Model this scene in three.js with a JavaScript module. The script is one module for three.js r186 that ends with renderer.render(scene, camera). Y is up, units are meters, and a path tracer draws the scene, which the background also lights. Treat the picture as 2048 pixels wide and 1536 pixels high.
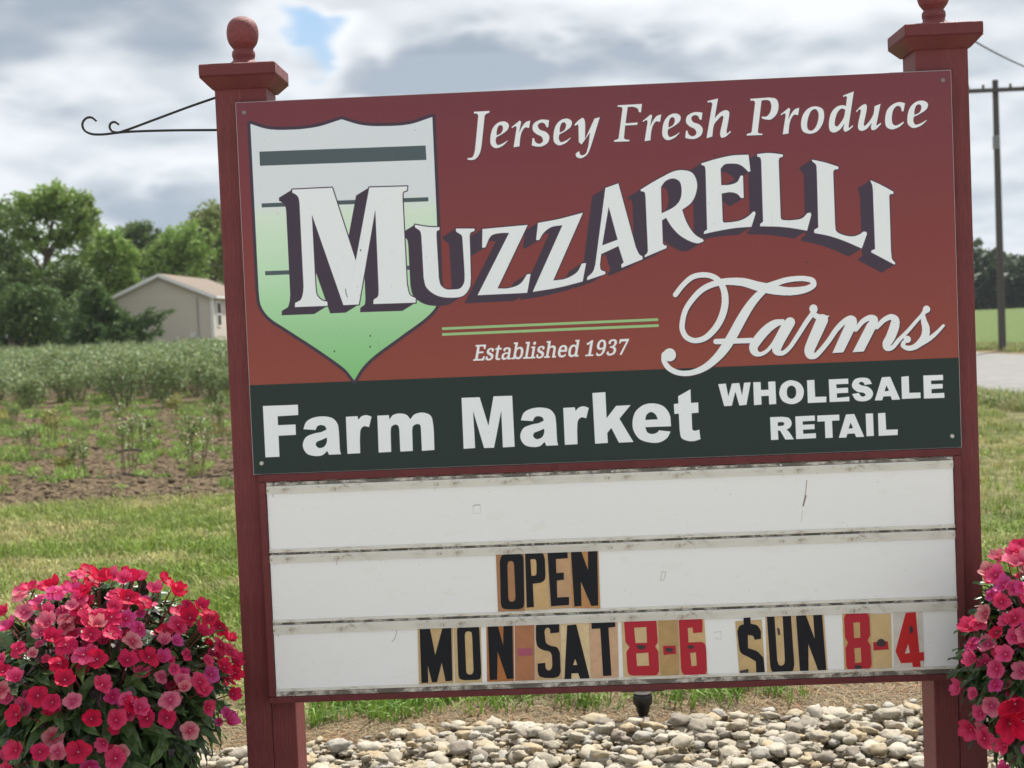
import * as THREE from 'three';
import { mergeGeometries, mergeVertices } from 'three/addons/utils/BufferGeometryUtils.js';
import { RoundedBoxGeometry } from 'three/addons/geometries/RoundedBoxGeometry.js';
import { createNoise2D, createNoise3D } from 'simplex-noise';

// ---------------------------------------------------------------- camera, sky, sun, exposure
const scene = new THREE.Scene();
const renderer = new THREE.WebGLRenderer({ antialias: true });
renderer.setSize(1024, 768);
renderer.toneMapping = THREE.LinearToneMapping;
renderer.toneMappingExposure = 1.45;
renderer.shadowMap.enabled = true;

const FOCAL = 3000;                                   // pixels of the 2048 x 1536 photograph
const camera = new THREE.PerspectiveCamera(28.7187, 4 / 3, 0.05, 3000);
camera.rotation.order = 'YXZ';
camera.position.set(-0.1308, 1.55, 4.08);
camera.rotation.set(-0.0430, 0.0281, -0.0413);
camera.updateMatrixWorld(true);
camera.focus = 4.1;
camera.userData.fStop = 6;
const PANEL_TOP = 1.55 + 0.6192;

const clamp = THREE.MathUtils.clamp, lerp = THREE.MathUtils.lerp, sstep = (a, b, x) => { const t = clamp((x - a) / (b - a), 0, 1); return t * t * (3 - 2 * t); };
function rng(seed) { let s = seed | 0; return () => { s = (s + 0x6d2b79f5) | 0; let t = Math.imul(s ^ (s >>> 15), 1 | s); t = (t + Math.imul(t ^ (t >>> 7), 61 | t)) ^ t; return ((t ^ (t >>> 14)) >>> 0) / 4294967296; }; }
const n2 = createNoise2D(rng(11)), n3 = createNoise3D(rng(23));
const fbm2 = (x, y, o = 4) => { let s = 0, a = 0.5; for (let i = 0; i < o; i++, a *= 0.5, x = x * 2.03 + 7.1, y = y * 2.03 - 3.3) s += a * n2(x, y); return s; };
const fbm3 = (x, y, z, o = 5) => { let s = 0, a = 0.5; for (let i = 0; i < o; i++, a *= 0.5, x = x * 2.03 + 3.1, y = y * 2.03 + 1.7, z = z * 2.03 - 2.2) s += a * n3(x, y, z); return s; };
const lin = (v) => { v /= 255; return v <= 0.04045 ? v / 12.92 : Math.pow((v + 0.055) / 1.055, 2.4); };

// a pixel of the photograph -> a direction; ground() and at() turn it into a point
const dirOf = (px, py) => new THREE.Vector3((px - 1024) / FOCAL, -(py - 768) / FOCAL, -1).applyQuaternion(camera.quaternion);
const FWD = new THREE.Vector3(0, 0, -1).applyQuaternion(camera.quaternion);
const ground = (px, py, y = 0) => { const d = dirOf(px, py); return camera.position.clone().addScaledVector(d, (y - camera.position.y) / d.y); };
const at = (px, py, depth) => camera.position.clone().addScaledVector(dirOf(px, py), depth);
const onPlaneZ = (px, py, z) => { const d = dirOf(px, py); return camera.position.clone().addScaledVector(d, (z - camera.position.z) / d.z); };

// sky: broken cumulus over pale blue, as air and clouds only
const SUN_AZ = 0.50, SUN_EL = 0.93;                    // behind the sign, to its right
const sunDir = new THREE.Vector3(Math.sin(SUN_AZ) * Math.cos(SUN_EL), Math.sin(SUN_EL), -Math.cos(SUN_AZ) * Math.cos(SUN_EL));
{
  const W = 2048, H = 2048, data = new Float32Array(W * H * 4);
  // where single clouds of the photograph stand: pixel, radius in pixels (x, y), how thick (+) or thin (-) the cloud is there, how grey its base is
  const clouds = [[600, 0, 60, 35, -0.5, 0], [650, 35, 42, 42, -0.42, 0], [668, 95, 30, 45, -0.34, 0], [700, 12, 40, 25, -0.4, 0], [615, 165, 36, 40, -0.25, 0], [930, 125, 210, 70, 0.6, 0.42], [800, 150, 120, 50, 0.5, 0.3], [712, 70, 45, 50, 0.35, -0.35], [785, 60, 34, 28, 0.2, -0.4], [40, 0, 300, 80, 0.6, 0.55], [330, 130, 200, 110, 0.5, -0.3],
    [180, 235, 120, 50, 0.3, 0.1], [260, 310, 230, 36, 0.4, -0.25], [290, 400, 190, 60, 0.15, 0.3], [70, 170, 120, 90, 0.4, -0.25], [1270, 95, 240, 50, 0.5, 0.2], [1450, 20, 220, 60, 0.4, -0.3], [1150, 30, 140, 50, 0.3, -0.2], [1650, 110, 160, 50, 0.4, -0.2], [2010, 250, 120, 200, 0.4, -0.05], [2000, 60, 100, 80, 0.4, -0.3], [2010, 430, 120, 60, 0.5, -0.3]]
    .map(([x, y, rx, ry, m, g]) => { const d = dirOf(x, y).normalize(); return { az: Math.atan2(d.x, -d.z), el: Math.asin(d.y), rx: rx / FOCAL, ry: ry / FOCAL, m, g }; });
  const blue = [0.36, 0.56, 0.82], pale = [0.55, 0.68, 0.80], white = [0.86, 0.88, 0.905], grey = [0.33, 0.385, 0.455];
  const puff = (x, y, z, o) => { let s = 0, a = 0.5; for (let i = 0; i < o; i++, a *= 0.52, x = x * 2.1 + 3.1, y = y * 2.1 + 1.7, z = z * 2.1 - 2.2) s += a * (0.62 - 1.25 * Math.abs(n3(x, y, z))); return s; };
  for (let j = 0; j < H; j++) {
    const el = ((j + 0.5) / H - 0.5) * Math.PI, y = Math.sin(el), ce = Math.cos(el), hz = sstep(0.30, 0.0, y);
    for (let i = 0; i < W; i++) {
      const th = ((i + 0.5) / W - 0.5) * 2 * Math.PI, x = Math.cos(th) * ce, z = Math.sin(th) * ce, o = (j * W + i) * 4;
      data[o + 3] = 1;
      if (y < -0.06) { for (let c = 0; c < 3; c++) data[o + c] = 0.80 * pale[c]; continue; }
      const az = Math.atan2(x, -z), k = 1 / (Math.max(y, 0) + 0.42);
      const big = fbm3(x * k * 1.7 + 4, y * 3.2, z * k * 1.7, 4), det = puff(x * k * 4.2, y * 9.5, z * k * 4.2 + 9, 6), base = fbm3(x * k * 2.6 - 8, y * 8, z * k * 2.6 + 2, 4);
      let cover = 0.80 + big * 1.15 + det * 0.55, g = 0.20 + base * 0.6 - det * 0.5;
      if (Math.abs(az) < 0.7) for (const c of clouds) {
        const da = (az - c.az + det * 0.03 + big * 0.02) / c.rx, de = (el - c.el + base * 0.02 + det * 0.02) / c.ry, w = Math.exp(-(da * da + de * de) * 0.9);
        cover += c.m * w * 1.4; g += c.g * w;
      }
      const m = sstep(0.06, 0.62, cover), gg = sstep(0.0, 1.0, g + 0.42 * sstep(0.45, 1.35, cover));
      for (let c = 0; c < 3; c++) {
        const air = lerp(blue[c], pale[c], hz), cl = lerp(white[c], grey[c], gg);
        data[o + c] = 0.80 * lerp(air, lerp(cl, lerp(cl, pale[c], 0.2), hz), m);
      }
    }
  }
  const sky = new THREE.DataTexture(data, W, H, THREE.RGBAFormat, THREE.FloatType);
  sky.mapping = THREE.EquirectangularReflectionMapping;
  sky.magFilter = sky.minFilter = THREE.LinearFilter;
  sky.needsUpdate = true;
  scene.background = sky;
  scene.environment = sky;
}
const sun = new THREE.DirectionalLight(new THREE.Color(1, 0.95, 0.86), 5.0);
sun.name = 'sun';
sun.position.copy(sunDir).multiplyScalar(120);
sun.target.position.set(0, 0, -20);
sun.position.add(sun.target.position);
sun.castShadow = true;
sun.shadow.radius = 3;
sun.shadow.mapSize.set(4096, 4096);
Object.assign(sun.shadow.camera, { left: -60, right: 60, top: 60, bottom: -60, near: 1, far: 400 });
scene.add(sun, sun.target);

scene.fog = new THREE.FogExp2(new THREE.Color(0.80, 0.86, 0.92), 0.00018);

// ---------------------------------------------------------------- helpers
const taken = new Map();
const numbered = (name) => { const n = taken.get(name) ?? 0; taken.set(name, n + 1); return n ? `${name}_${String(n).padStart(3, '0')}` : name; };
function tag(o, label, category, group, kind) { o.userData.label = label; if (category) o.userData.category = category; if (group) o.userData.group = group; if (kind) o.userData.kind = kind; return o; }
function part(name, geometry, material, parent) { const m = new THREE.Mesh(geometry, material); m.name = name; m.castShadow = m.receiveShadow = true; parent.add(m); return m; }
function thing(name, label, category, pos, group) { const g = new THREE.Group(); g.name = numbered(name); if (pos) g.position.copy(pos); scene.add(g); return tag(g, label, category, group); }
function structure(name, geometry, material) { const m = part(numbered(name), geometry, material, scene); m.userData.kind = 'structure'; return m; }
const box = (x0, x1, y0, y1, z0, z1) => new THREE.BoxGeometry(Math.abs(x1 - x0), Math.abs(y1 - y0), Math.abs(z1 - z0)).translate((x0 + x1) / 2, (y0 + y1) / 2, (z0 + z1) / 2);
const rbox = (x0, x1, y0, y1, z0, z1, r = 0.003) => new RoundedBoxGeometry(Math.abs(x1 - x0), Math.abs(y1 - y0), Math.abs(z1 - z0), 2, r).translate((x0 + x1) / 2, (y0 + y1) / 2, (z0 + z1) / 2);
const V = (x, y, z) => new THREE.Vector3(x, y, z);
function limb(a, b, ra, rb, seg = 6) { const d = b.clone().sub(a), g = new THREE.CylinderGeometry(rb, ra, d.length(), seg, 1); g.applyQuaternion(new THREE.Quaternion().setFromUnitVectors(V(0, 1, 0), d.clone().normalize())); const c = a.clone().add(b).multiplyScalar(0.5); return g.translate(c.x, c.y, c.z); }
const tube = (pts, r, seg = 24, rs = 8, closed = false) => new THREE.TubeGeometry(new THREE.CatmullRomCurve3(pts, closed), seg, r, rs, closed);
function rgbTexture(size, f, srgb = false) {
  const d = new Uint8Array(size * size * 4);
  for (let y = 0; y < size; y++) for (let x = 0; x < size; x++) { const c = f(x / size, y / size), o = (y * size + x) * 4; for (let k = 0; k < 3; k++) { let v = clamp(c[k], 0, 1); if (srgb) v = v <= 0.0031308 ? v * 12.92 : 1.055 * Math.pow(v, 1 / 2.4) - 0.055; d[o + k] = v * 255; } d[o + 3] = 255; }
  const t = new THREE.DataTexture(d, size, size);
  t.wrapS = t.wrapT = THREE.RepeatWrapping; t.magFilter = THREE.LinearFilter; t.minFilter = THREE.LinearMipmapLinearFilter; t.generateMipmaps = true;
  if (srgb) t.colorSpace = THREE.SRGBColorSpace;
  t.needsUpdate = true;
  return t;
}
// periodic noise for tiles
const tileNoise = (u, v, f, o, s = 0) => { let r = 0, a = 0.5; for (let i = 0; i < o; i++, a *= 0.5, f *= 2) { const A = u * 2 * Math.PI, B = v * 2 * Math.PI, k = f / (2 * Math.PI); r += a * n3(Math.cos(A) * k + s + Math.sin(B) * k * 0.7, Math.sin(A) * k + Math.cos(B) * k, Math.sin(B) * k - s + Math.cos(A) * k * 0.4); } return r; };
const repeated = (t, x, y = x) => { const c = t.clone(); c.repeat.set(x, y); c.needsUpdate = true; return c; };
const std = (r, g, b, roughness = 0.8, extra = {}) => new THREE.MeshPhysicalMaterial({ color: new THREE.Color().setRGB(r, g, b), roughness, ...extra });
const LEAFY = { transmission: 0.42, thickness: 0, vertexColors: true, side: THREE.DoubleSide, specularIntensity: 0.35 };

class Faces {                                          // triangles with a colour each
  constructor() { this.p = []; this.c = []; }
  tri(a, b, c, k) { for (const v of [a, b, c]) { this.p.push(v.x, v.y, v.z); this.c.push(k[0], k[1], k[2]); } }
  // a leaf from base along dir (unit), with width across side (unit), folded along its midrib
  leaf(base, dir, side, up, len, wid, k, fold = 0.15, bend = 0) {
    const mid = base.clone().addScaledVector(dir, len * 0.45), tip = base.clone().addScaledVector(dir, len).addScaledVector(up, -bend * len);
    const l = mid.clone().addScaledVector(side, wid / 2).addScaledVector(up, fold * wid), r = mid.clone().addScaledVector(side, -wid / 2).addScaledVector(up, fold * wid);
    this.tri(base, r, tip, k); this.tri(base, tip, l, k);
  }
  build() { const g = new THREE.BufferGeometry(); g.setAttribute('position', new THREE.Float32BufferAttribute(this.p, 3)); g.setAttribute('color', new THREE.Float32BufferAttribute(this.c, 3)); g.computeVertexNormals(); return g; }
}
const randDir = (r) => { const z = r() * 2 - 1, a = r() * 6.283, s = Math.sqrt(1 - z * z); return V(s * Math.cos(a), z, s * Math.sin(a)); };
const frame = (dir, r) => { const up = Math.abs(dir.y) < 0.9 ? V(0, 1, 0) : V(1, 0, 0), s = V(0, 0, 0).crossVectors(dir, up).normalize(), u = V(0, 0, 0).crossVectors(s, dir).normalize(), a = r === undefined ? 0 : r; return { s: s.clone().multiplyScalar(Math.cos(a)).addScaledVector(u, Math.sin(a)), u: u.clone().multiplyScalar(Math.cos(a)).addScaledVector(s, -Math.sin(a)) }; };
const vary = (k, r, a) => { const f = 1 + (r() - 0.5) * 2 * a; return [k[0] * f * (1 + (r() - 0.5) * a * 0.5), k[1] * f, k[2] * f * (1 + (r() - 0.5) * a * 0.5)]; };

// ---------------------------------------------------------------- the sign
// plane-to-plane map from four corner pairs (photograph pixels -> a rectangle)
function homography(src, dst) {
  const A = [], b = [];
  src.forEach(([x, y], i) => { const [u, v] = dst[i]; A.push([x, y, 1, 0, 0, 0, -u * x, -u * y]); b.push(u); A.push([0, 0, 0, x, y, 1, -v * x, -v * y]); b.push(v); });
  for (let i = 0; i < 8; i++) { let m = i; for (let j = i; j < 8; j++) if (Math.abs(A[j][i]) > Math.abs(A[m][i])) m = j; [A[i], A[m]] = [A[m], A[i]]; [b[i], b[m]] = [b[m], b[i]]; for (let j = 0; j < 8; j++) if (j !== i) { const f = A[j][i] / A[i][i]; for (let k = i; k < 8; k++) A[j][k] -= f * A[i][k]; b[j] -= f * b[i]; } }
  const h = b.map((v, i) => v / A[i][i]);
  return (x, y) => { const w = h[6] * x + h[7] * y + 1; return [(h[0] * x + h[1] * y + h[2]) / w, (h[3] * x + h[4] * y + h[5]) / w]; };
}
const PW = 1.93, PH = 1.0158, CW = 2048, CH = 1078;
const BX0 = -0.9309, BX1 = 0.9397, BY0 = PANEL_TOP - 1.0363, BY1 = PANEL_TOP - 1.6311;
const toPrint = homography([[470, 208.5], [1903, 135.5], [1923, 896], [507, 949]], [[0, 0], [CW, 0], [CW, CH], [0, CH]]);
const toBoard = homography([[531.4, 962.8], [1903.7, 912], [1919.6, 1342.5], [553.7, 1396]], [[BX0, BY0], [BX1, BY0], [BX1, BY1], [BX0, BY1]]);

// outlines are lists of points in an enlarged window of the photograph; ~ marks a point on a curve, the others are corners
const WIN = { A: [500, 350, 4], S: [470, 200, 4], C: [920, 180, 4], D: [1400, 140, 4], E: [860, 400, 3.938], R: [1150, 280, 4], F: [1300, 500, 4], G: [1440, 560, 4], B: [500, 620, 4], H: [900, 640, 4], I: [820, 1070, 4], J: [1400, 1150, 4], K: [800, 1050, 3.2] };
function outline(win, text, dx = 0, dy = 0, sx = 1, sy = 1) {
  const [ox, oy, s] = WIN[win];
  const raw = text.split(',').map((t) => { t = t.trim(); const c = t[0] === '~', [x, y] = (c ? t.slice(1) : t).trim().split(/\s+/).map(Number); return { x, y, c }; });
  const x0 = Math.min(...raw.map((p) => p.x)), y0 = Math.min(...raw.map((p) => p.y));
  const pts = raw.map((p) => ({ c: p.c, v: V(ox + (x0 + (p.x - x0) * sx + dx) / s, oy + (y0 + (p.y - y0) * sy + dy) / s, 0) }));
  const out = [];
  if (pts.every((p) => p.c)) return new THREE.CatmullRomCurve3(pts.map((p) => p.v), true, 'centripetal').getPoints(pts.length * 6).slice(0, -1).map((v) => [v.x, v.y]);
  const first = pts.findIndex((p) => !p.c), ring = [...pts.slice(first), ...pts.slice(0, first)];
  for (let i = 0; i < ring.length;) {
    let j = i + 1; while (j < ring.length && ring[j].c) j++;
    const run = [...ring.slice(i, j), ring[j % ring.length]].map((p) => p.v);
    if (run.length === 2) out.push([run[0].x, run[0].y]);
    else out.push(...new THREE.CatmullRomCurve3(run, false, 'centripetal').getPoints((run.length - 1) * 6).slice(0, -1).map((v) => [v.x, v.y]));
    i = j;
  }
  return out;
}
const glyph = (win, ...contours) => contours.map((t) => outline(win, t));
const moved = (g, dx, dy) => g.map((c) => c.map(([x, y]) => [x + dx, y + dy]));

const E_SMALL = ['365 408,~320 450,~265 467,~230 440,~225 380,~245 305,~290 260,~340 252,~372 275,~365 315,~325 350,272 380,~268 410,~282 440,~320 430,360 405', '275 365,~310 345,~325 310,~318 285,~295 285,~278 320'];
const R_SMALL = '393 298,460 243,472 255,455 340,~480 290,~510 255,545 243,535 305,~505 300,~480 330,~465 380,458 452,410 460,435 300,~425 290,400 305';
const S_SMALL = '695 240,688 298,675 298,~655 265,~625 262,~605 285,~620 315,~670 335,~697 370,~685 420,~640 450,~590 452,555 443,562 385,575 385,~585 415,~615 430,~645 410,~635 375,~590 350,~563 318,~570 270,~620 238,~660 235';
const tagline = [
  glyph('C', '92 175,218 167,218 182,~195 190,180 205,155 450,~140 510,~105 555,~60 563,42 558,42 547,~80 540,~98 500,~105 450,128 205,118 190,95 190'),
  glyph('C', ...E_SMALL), glyph('C', R_SMALL), glyph('C', S_SMALL), moved(glyph('C', ...E_SMALL), 505 / 4, -25 / 4),
  glyph('C', '897 275,~930 240,~965 220,~980 240,983 390,1058 225,1102 213,1030 450,~1000 515,~950 545,~915 535,~908 510,935 487,~950 520,~985 510,~1005 460,1022 340,955 435,932 415,930 290,~925 275,905 285'),
  glyph('C', '1245 117,1440 105,1432 175,1415 172,~1405 145,~1370 130,1325 132,1308 262,1408 255,1400 275,1305 280,1295 380,1305 392,1340 395,1338 408,1215 412,1215 400,1245 390,1252 380,1283 145,1275 132,1243 130'),
  moved(glyph('C', R_SMALL), 1050 / 4, -54 / 4), moved(glyph('C', ...E_SMALL), 1378 / 4, -70 / 4), moved(glyph('C', S_SMALL), 1231 / 4, -66 / 4),
  glyph('D', '45 240,132 218,105 375,~150 330,~195 312,~220 325,~222 350,200 480,~205 500,230 478,235 490,~190 528,~160 535,~148 515,175 370,~165 358,~130 390,~100 430,85 527,38 540,85 262,~75 250,48 252'),
  glyph('D', '392 220,540 208,~600 220,~620 270,~605 340,~560 385,~520 388,485 378,482 362,~520 362,~550 330,~560 270,~545 235,~510 230,482 235,452 490,465 500,490 500,488 512,362 517,362 505,395 495,402 485,430 250,420 235,392 235'),
  moved(glyph('C', R_SMALL), 480 + 242 / 4, -40 + 47 / 4),
  glyph('D', '~800 430,~815 350,~860 295,~920 278,~975 300,~988 355,~970 430,~925 485,~865 500,~815 480', '~850 430,~862 360,~890 310,~920 302,~940 330,~938 390,~915 450,~885 475,~858 465'),
  glyph('D', '1140 190,1228 155,1185 440,~1190 450,1218 428,1222 440,~1180 475,~1155 482,~1143 465,1150 420,~1110 470,~1065 490,~1035 475,~1025 420,~1045 330,~1090 280,~1140 268,1163 275,1172 205,~1165 195,1142 203', '1158 305,~1130 295,~1100 320,~1078 380,~1075 430,~1090 440,~1120 410,~1148 360'),
  glyph('D', '1245 315,~1290 270,~1322 258,~1333 275,1308 420,~1312 435,~1350 400,~1385 340,1395 275,1445 255,1410 425,~1412 430,1445 408,1448 420,~1400 465,~1375 468,~1365 450,1372 410,~1330 460,~1285 475,~1262 455,1285 310,~1275 300,1250 325'),
  glyph('D', '1643 250,1630 315,1615 315,~1605 280,~1580 272,~1550 300,~1535 370,~1545 420,~1570 430,1630 398,1632 410,~1590 445,~1530 462,~1490 440,~1480 380,~1500 300,~1550 255,~1600 240'),
  moved(glyph('C', ...E_SMALL).map((c) => c.map(([x, y]) => [976 + (x - 976) * 1.13, 243 + (y - 243) * 1.03])), 1660 / 4 + 1400 - 976, 228 / 4 + 140 - 243),
];
const arched = [
  glyph('A', '328 124,328 150,~350 160,~375 185,385 230,418 900,~412 960,~395 1005,352 1030,350 1064,610 1053,608 1020,~565 1008,~525 965,514 900,484 325,735 1048,858 1042,988 285,1015 930,~1008 978,975 1003,972 1038,1310 1027,1310 990,~1265 965,1240 880,1205 190,~1210 142,1240 128,1243 95,940 105,833 690,645 108'),
  glyph('A', '1303 402,~1400 418,1500 422,1500 443,~1480 452,1475 480,1495 830,~1510 885,~1550 917,~1610 920,~1665 910,~1695 865,1700 800,1683 530,~1676 488,~1632 455,1630 432,1780 432,1778 452,~1748 465,1740 490,1750 830,~1740 905,~1690 970,~1600 987,~1480 970,~1395 905,1373 830,1355 500,~1345 455,1305 425'),
  glyph('E', '395 232,752 198,515 700,~600 698,~690 665,747 588,775 585,748 735,357 755,605 262,~530 265,~465 285,418 378,393 380'),
  glyph('E', '832 182,~1000 150,1188 100,953 637,~1050 622,~1140 570,1178 502,1212 498,1185 645,~1000 692,790 728,1025 200,~940 215,~880 258,842 318,817 318'),
  glyph('C', '1145 783,1250 745,1390 1260,~1420 1318,1442 1330,1445 1355,1275 1425,1272 1395,~1290 1382,1285 1360,1250 1250,1112 1315,1102 1400,~1110 1440,1145 1455,1145 1475,998 1525,1000 1500,~1045 1455,1064 1400', '1172 935,1243 1198,1120 1245'),
  glyph('C', '1428 795,~1520 738,~1620 682,~1700 645,~1770 637,~1845 660,~1882 740,~1868 840,~1830 905,1762 957,~1800 1060,~1865 1155,1932 1195,1935 1210,~1890 1226,~1830 1212,~1740 1160,~1675 1090,1633 1022,1600 1042,1607 1230,1620 1244,1636 1242,1637 1265,1460 1340,1460 1325,~1480 1305,1486 1285,1467 850,~1458 815,1430 808', '1592 775,~1630 725,~1690 705,~1740 728,~1757 790,~1745 875,~1700 930,1597 985'),
  glyph('R', '995 182,~1100 150,~1240 118,1377 110,1392 245,1375 250,~1340 215,~1300 190,~1240 183,~1185 190,1152 225,1157 357,~1230 352,~1285 330,1312 280,1332 280,1338 460,1315 460,~1285 428,~1230 414,1160 425,1168 640,~1175 656,~1205 657,~1310 640,~1375 605,1412 570,1428 568,1433 585,1400 692,~1270 702,~1120 728,1015 752,1018 730,1042 715,1030 235,~1022 205,998 195'),
  glyph('R', '1445 105,~1540 96,1655 108,1652 128,~1628 135,1620 158,1635 600,~1640 628,~1660 636,~1740 636,~1810 620,1850 580,1875 575,1883 592,1848 722,~1700 698,~1600 690,1468 688,1470 668,1493 650,1478 160,~1470 135,1447 125'),
  glyph('D', '888 708,~1000 732,1103 765,1100 785,~1070 790,1060 810,1075 1230,~1085 1285,~1140 1315,~1220 1326,~1275 1308,1302 1288,1325 1288,1333 1305,1290 1425,~1150 1365,~1030 1325,905 1300,905 1275,938 1255,927 800,~920 750,890 722'),
  glyph('D', '1362 872,~1450 912,1548 965,1545 985,~1520 986,1513 1005,1527 1450,~1536 1510,1562 1540,1555 1555,1365 1455,1368 1440,1397 1428,1380 950,~1374 910,1362 885'),
];
const A_CAP = ['1290 782,1358 778,1438 962,1372 965,1360 935,1302 938,1293 968,1232 970', '1328 848,1347 892,1312 895'];
const A_LOW = ['418 958,~440 900,~490 868,~570 855,~650 870,~690 915,~700 970,707 1090,~710 1130,718 1158,622 1162,608 1132,~570 1165,~510 1172,~450 1155,~418 1110,~415 1070,~440 1020,~510 990,~560 980,602 960,~590 935,~555 925,~530 935,515 965', '605 1025,~560 1045,~525 1060,~518 1085,~545 1108,~585 1095,~604 1060'];
const R_LOW = '755 858,848 853,855 882,~880 855,~920 845,960 858,940 942,~900 935,~875 960,~868 1020,870 1150,768 1155';
const blocks = [
  glyph('B', '97 772,375 762,378 845,215 855,218 925,357 920,360 1003,223 1010,230 1178,118 1182'), glyph('B', ...A_LOW), glyph('B', R_LOW),
  glyph('B', '1005 850,1098 845,1102 880,~1130 845,~1190 832,~1240 845,1268 878,~1300 840,~1370 825,~1430 850,~1450 920,1460 1125,1360 1132,1352 960,~1345 925,~1320 918,~1290 935,1283 970,1288 1132,1188 1138,1180 965,~1170 930,~1145 922,~1118 940,1112 980,1116 1140,1016 1145'),
  glyph('H', '75 628,220 622,290 850,330 615,480 610,500 1020,405 1025,392 735,335 1028,255 1030,168 735,185 1030,92 1036'),
  moved(glyph('B', ...A_LOW), 400 + 130 / 4, 20 - 150 / 4), moved(glyph('B', R_LOW), 400 + 132 / 4, 20 - 150 / 4),
  glyph('H', '1120 588,1225 582,1235 790,1310 692,1428 685,1338 795,1450 982,1333 988,1272 870,1240 910,1245 990,1142 996'),
  glyph('H', '1748 898,~1720 950,~1660 985,~1590 988,~1500 960,~1450 890,~1442 820,~1465 740,~1530 685,~1610 672,~1690 695,~1740 760,1752 857,1545 864,~1562 905,~1600 918,~1640 905,1655 888', '1545 805,~1555 765,~1590 742,~1625 760,1645 800'),
  glyph('H', '1808 615,1908 558,1912 668,1970 665,1973 748,1917 752,1920 850,~1925 885,~1945 892,1978 882,1988 960,~1940 975,~1890 975,~1835 950,1820 890,1813 755,1778 758,1773 678,1810 672'),
  glyph('F', '530 1078,592 1073,612 1175,640 1072,700 1068,722 1168,738 1066,792 1063,758 1245,700 1250,668 1140,640 1252,578 1255'),
  glyph('F', '812 1062,872 1060,875 1125,935 1122,932 1058,990 1055,998 1238,940 1242,937 1172,877 1175,880 1243,818 1247'),
  glyph('F', '~1022 1140,~1040 1085,~1085 1052,~1130 1047,~1185 1068,~1215 1110,~1220 1150,~1200 1205,~1150 1235,~1105 1238,~1050 1215,~1025 1170', '~1083 1140,~1092 1105,~1120 1090,~1148 1105,~1158 1145,~1148 1180,~1122 1195,~1092 1180'),
  glyph('F', '1245 1047,1305 1043,1312 1180,1402 1178,1402 1224,1252 1230'), glyph('F', '1420 1040,1578 1033,1580 1075,1482 1080,1485 1110,1577 1105,1578 1148,1487 1152,1488 1188,1587 1178,1588 1216,1428 1223'),
  glyph('F', '1770 1075,1712 1085,~1700 1065,~1680 1060,~1665 1072,~1680 1085,~1740 1100,~1775 1135,~1778 1165,~1755 1200,~1700 1217,~1640 1205,1608 1158,1665 1148,~1680 1172,~1700 1178,~1718 1165,~1705 1150,~1650 1138,~1612 1105,~1608 1080,~1630 1040,~1690 1025,~1745 1035'),
  glyph('G', ...A_CAP), glyph('G', '1447 778,1508 772,1512 908,1602 905,1605 950,1452 958'), glyph('G', '1625 768,1785 762,1787 805,1688 810,1690 838,1782 835,1783 872,1692 878,1693 912,1795 907,1797 948,1630 955'),
  glyph('G', '387 1103,490 1100,~540 1110,~562 1150,~550 1185,520 1205,~535 1215,580 1282,510 1284,468 1212,450 1212,455 1285,395 1288', '450 1145,490 1142,~502 1158,490 1172,450 1175'),
  glyph('G', '590 1098,748 1090,750 1133,650 1138,652 1165,745 1160,747 1200,653 1205,655 1238,757 1232,758 1273,597 1280'), glyph('G', '768 1090,945 1083,947 1130,887 1133,893 1270,833 1273,828 1137,768 1140'),
  moved(glyph('G', ...A_CAP), -291 / 4, 300 / 4), glyph('G', '1158 1075,1218 1073,1225 1255,1165 1258'), glyph('G', '1258 1072,1318 1068,1325 1205,1418 1202,1418 1248,1263 1255'),
];
// brush strokes of the script word: x y width along the stroke
const strokes = [
  ['F', '187 360 40,250 280 40,330 215 42,430 200 42,510 225 44,565 290 48,587 380 54,580 470 56,545 570 54,490 650 50,420 710 46,340 728 42,275 700 42,243 640 42,245 570 42,270 480 42,330 390 44,400 320 46,480 278 48,560 257 52,650 252 58,740 259 66,850 290 74,960 313 78,1080 330 66,1180 325 60,1260 305 50,1300 275 46,1290 245 44,1240 230 42,1170 228 42,1080 240 44,1000 265 46,930 290 50'],
  ['F', '890 330 54,830 390 62,770 470 70,710 570 76,650 680 78,590 780 76,520 865 64,430 940 54,340 980 46,260 992 42,190 980 42,130 945 42,97 890 42,105 845 60'], ['F', '140 840 100,141 846 100'], ['F', '512 736 42,600 733 42,700 730 42,800 727 42'],
  ['F', '1050 575 40,990 590 60,920 640 72,850 720 74,815 780 68,825 820 56,860 838 36,910 820 30,960 770 28,1010 690 30,1060 600 36'], ['F', '1110 580 80,1070 650 80,1020 740 78,1000 800 68,1015 825 46,1050 828 36,1100 790 34,1170 690 36,1240 580 38,1290 510 38'],
  ['F', '1298 468 64,1300 478 62'], ['F', '1298 480 36,1310 520 40,1350 540 44,1405 536 20'], ['F', '1370 560 92,1330 650 90,1290 740 86,1265 810 78,1275 845 62,1310 850 44,1350 815 40,1420 730 40,1490 630 42,1560 565 44,1600 548 46,1618 562 56,1612 590 72'],
  ['F', '1640 640 34,1700 570 40,1760 542 46,1788 556 58,1780 590 74'], ['F', '1810 620 34,1870 560 40,1925 537 46,1958 556 58,1955 605 74,1920 700 74,1890 755 66,1895 785 50,1930 785 36,1990 720 34'],
  ['G', '1430 480 32,1500 410 30,1570 330 28,1625 270 30,1648 240 46'], ['G', '1652 232 56,1654 236 56'], ['G', '1622 270 30,1632 330 46,1648 390 60,1640 450 62,1600 505 54,1550 540 44,1500 548 38,1460 525 32,1470 500 34'], ['G', '1495 475 56,1498 478 56'], ['G', '1590 520 42,1680 468 36,1740 418 28,1790 365 22'],
];
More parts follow.
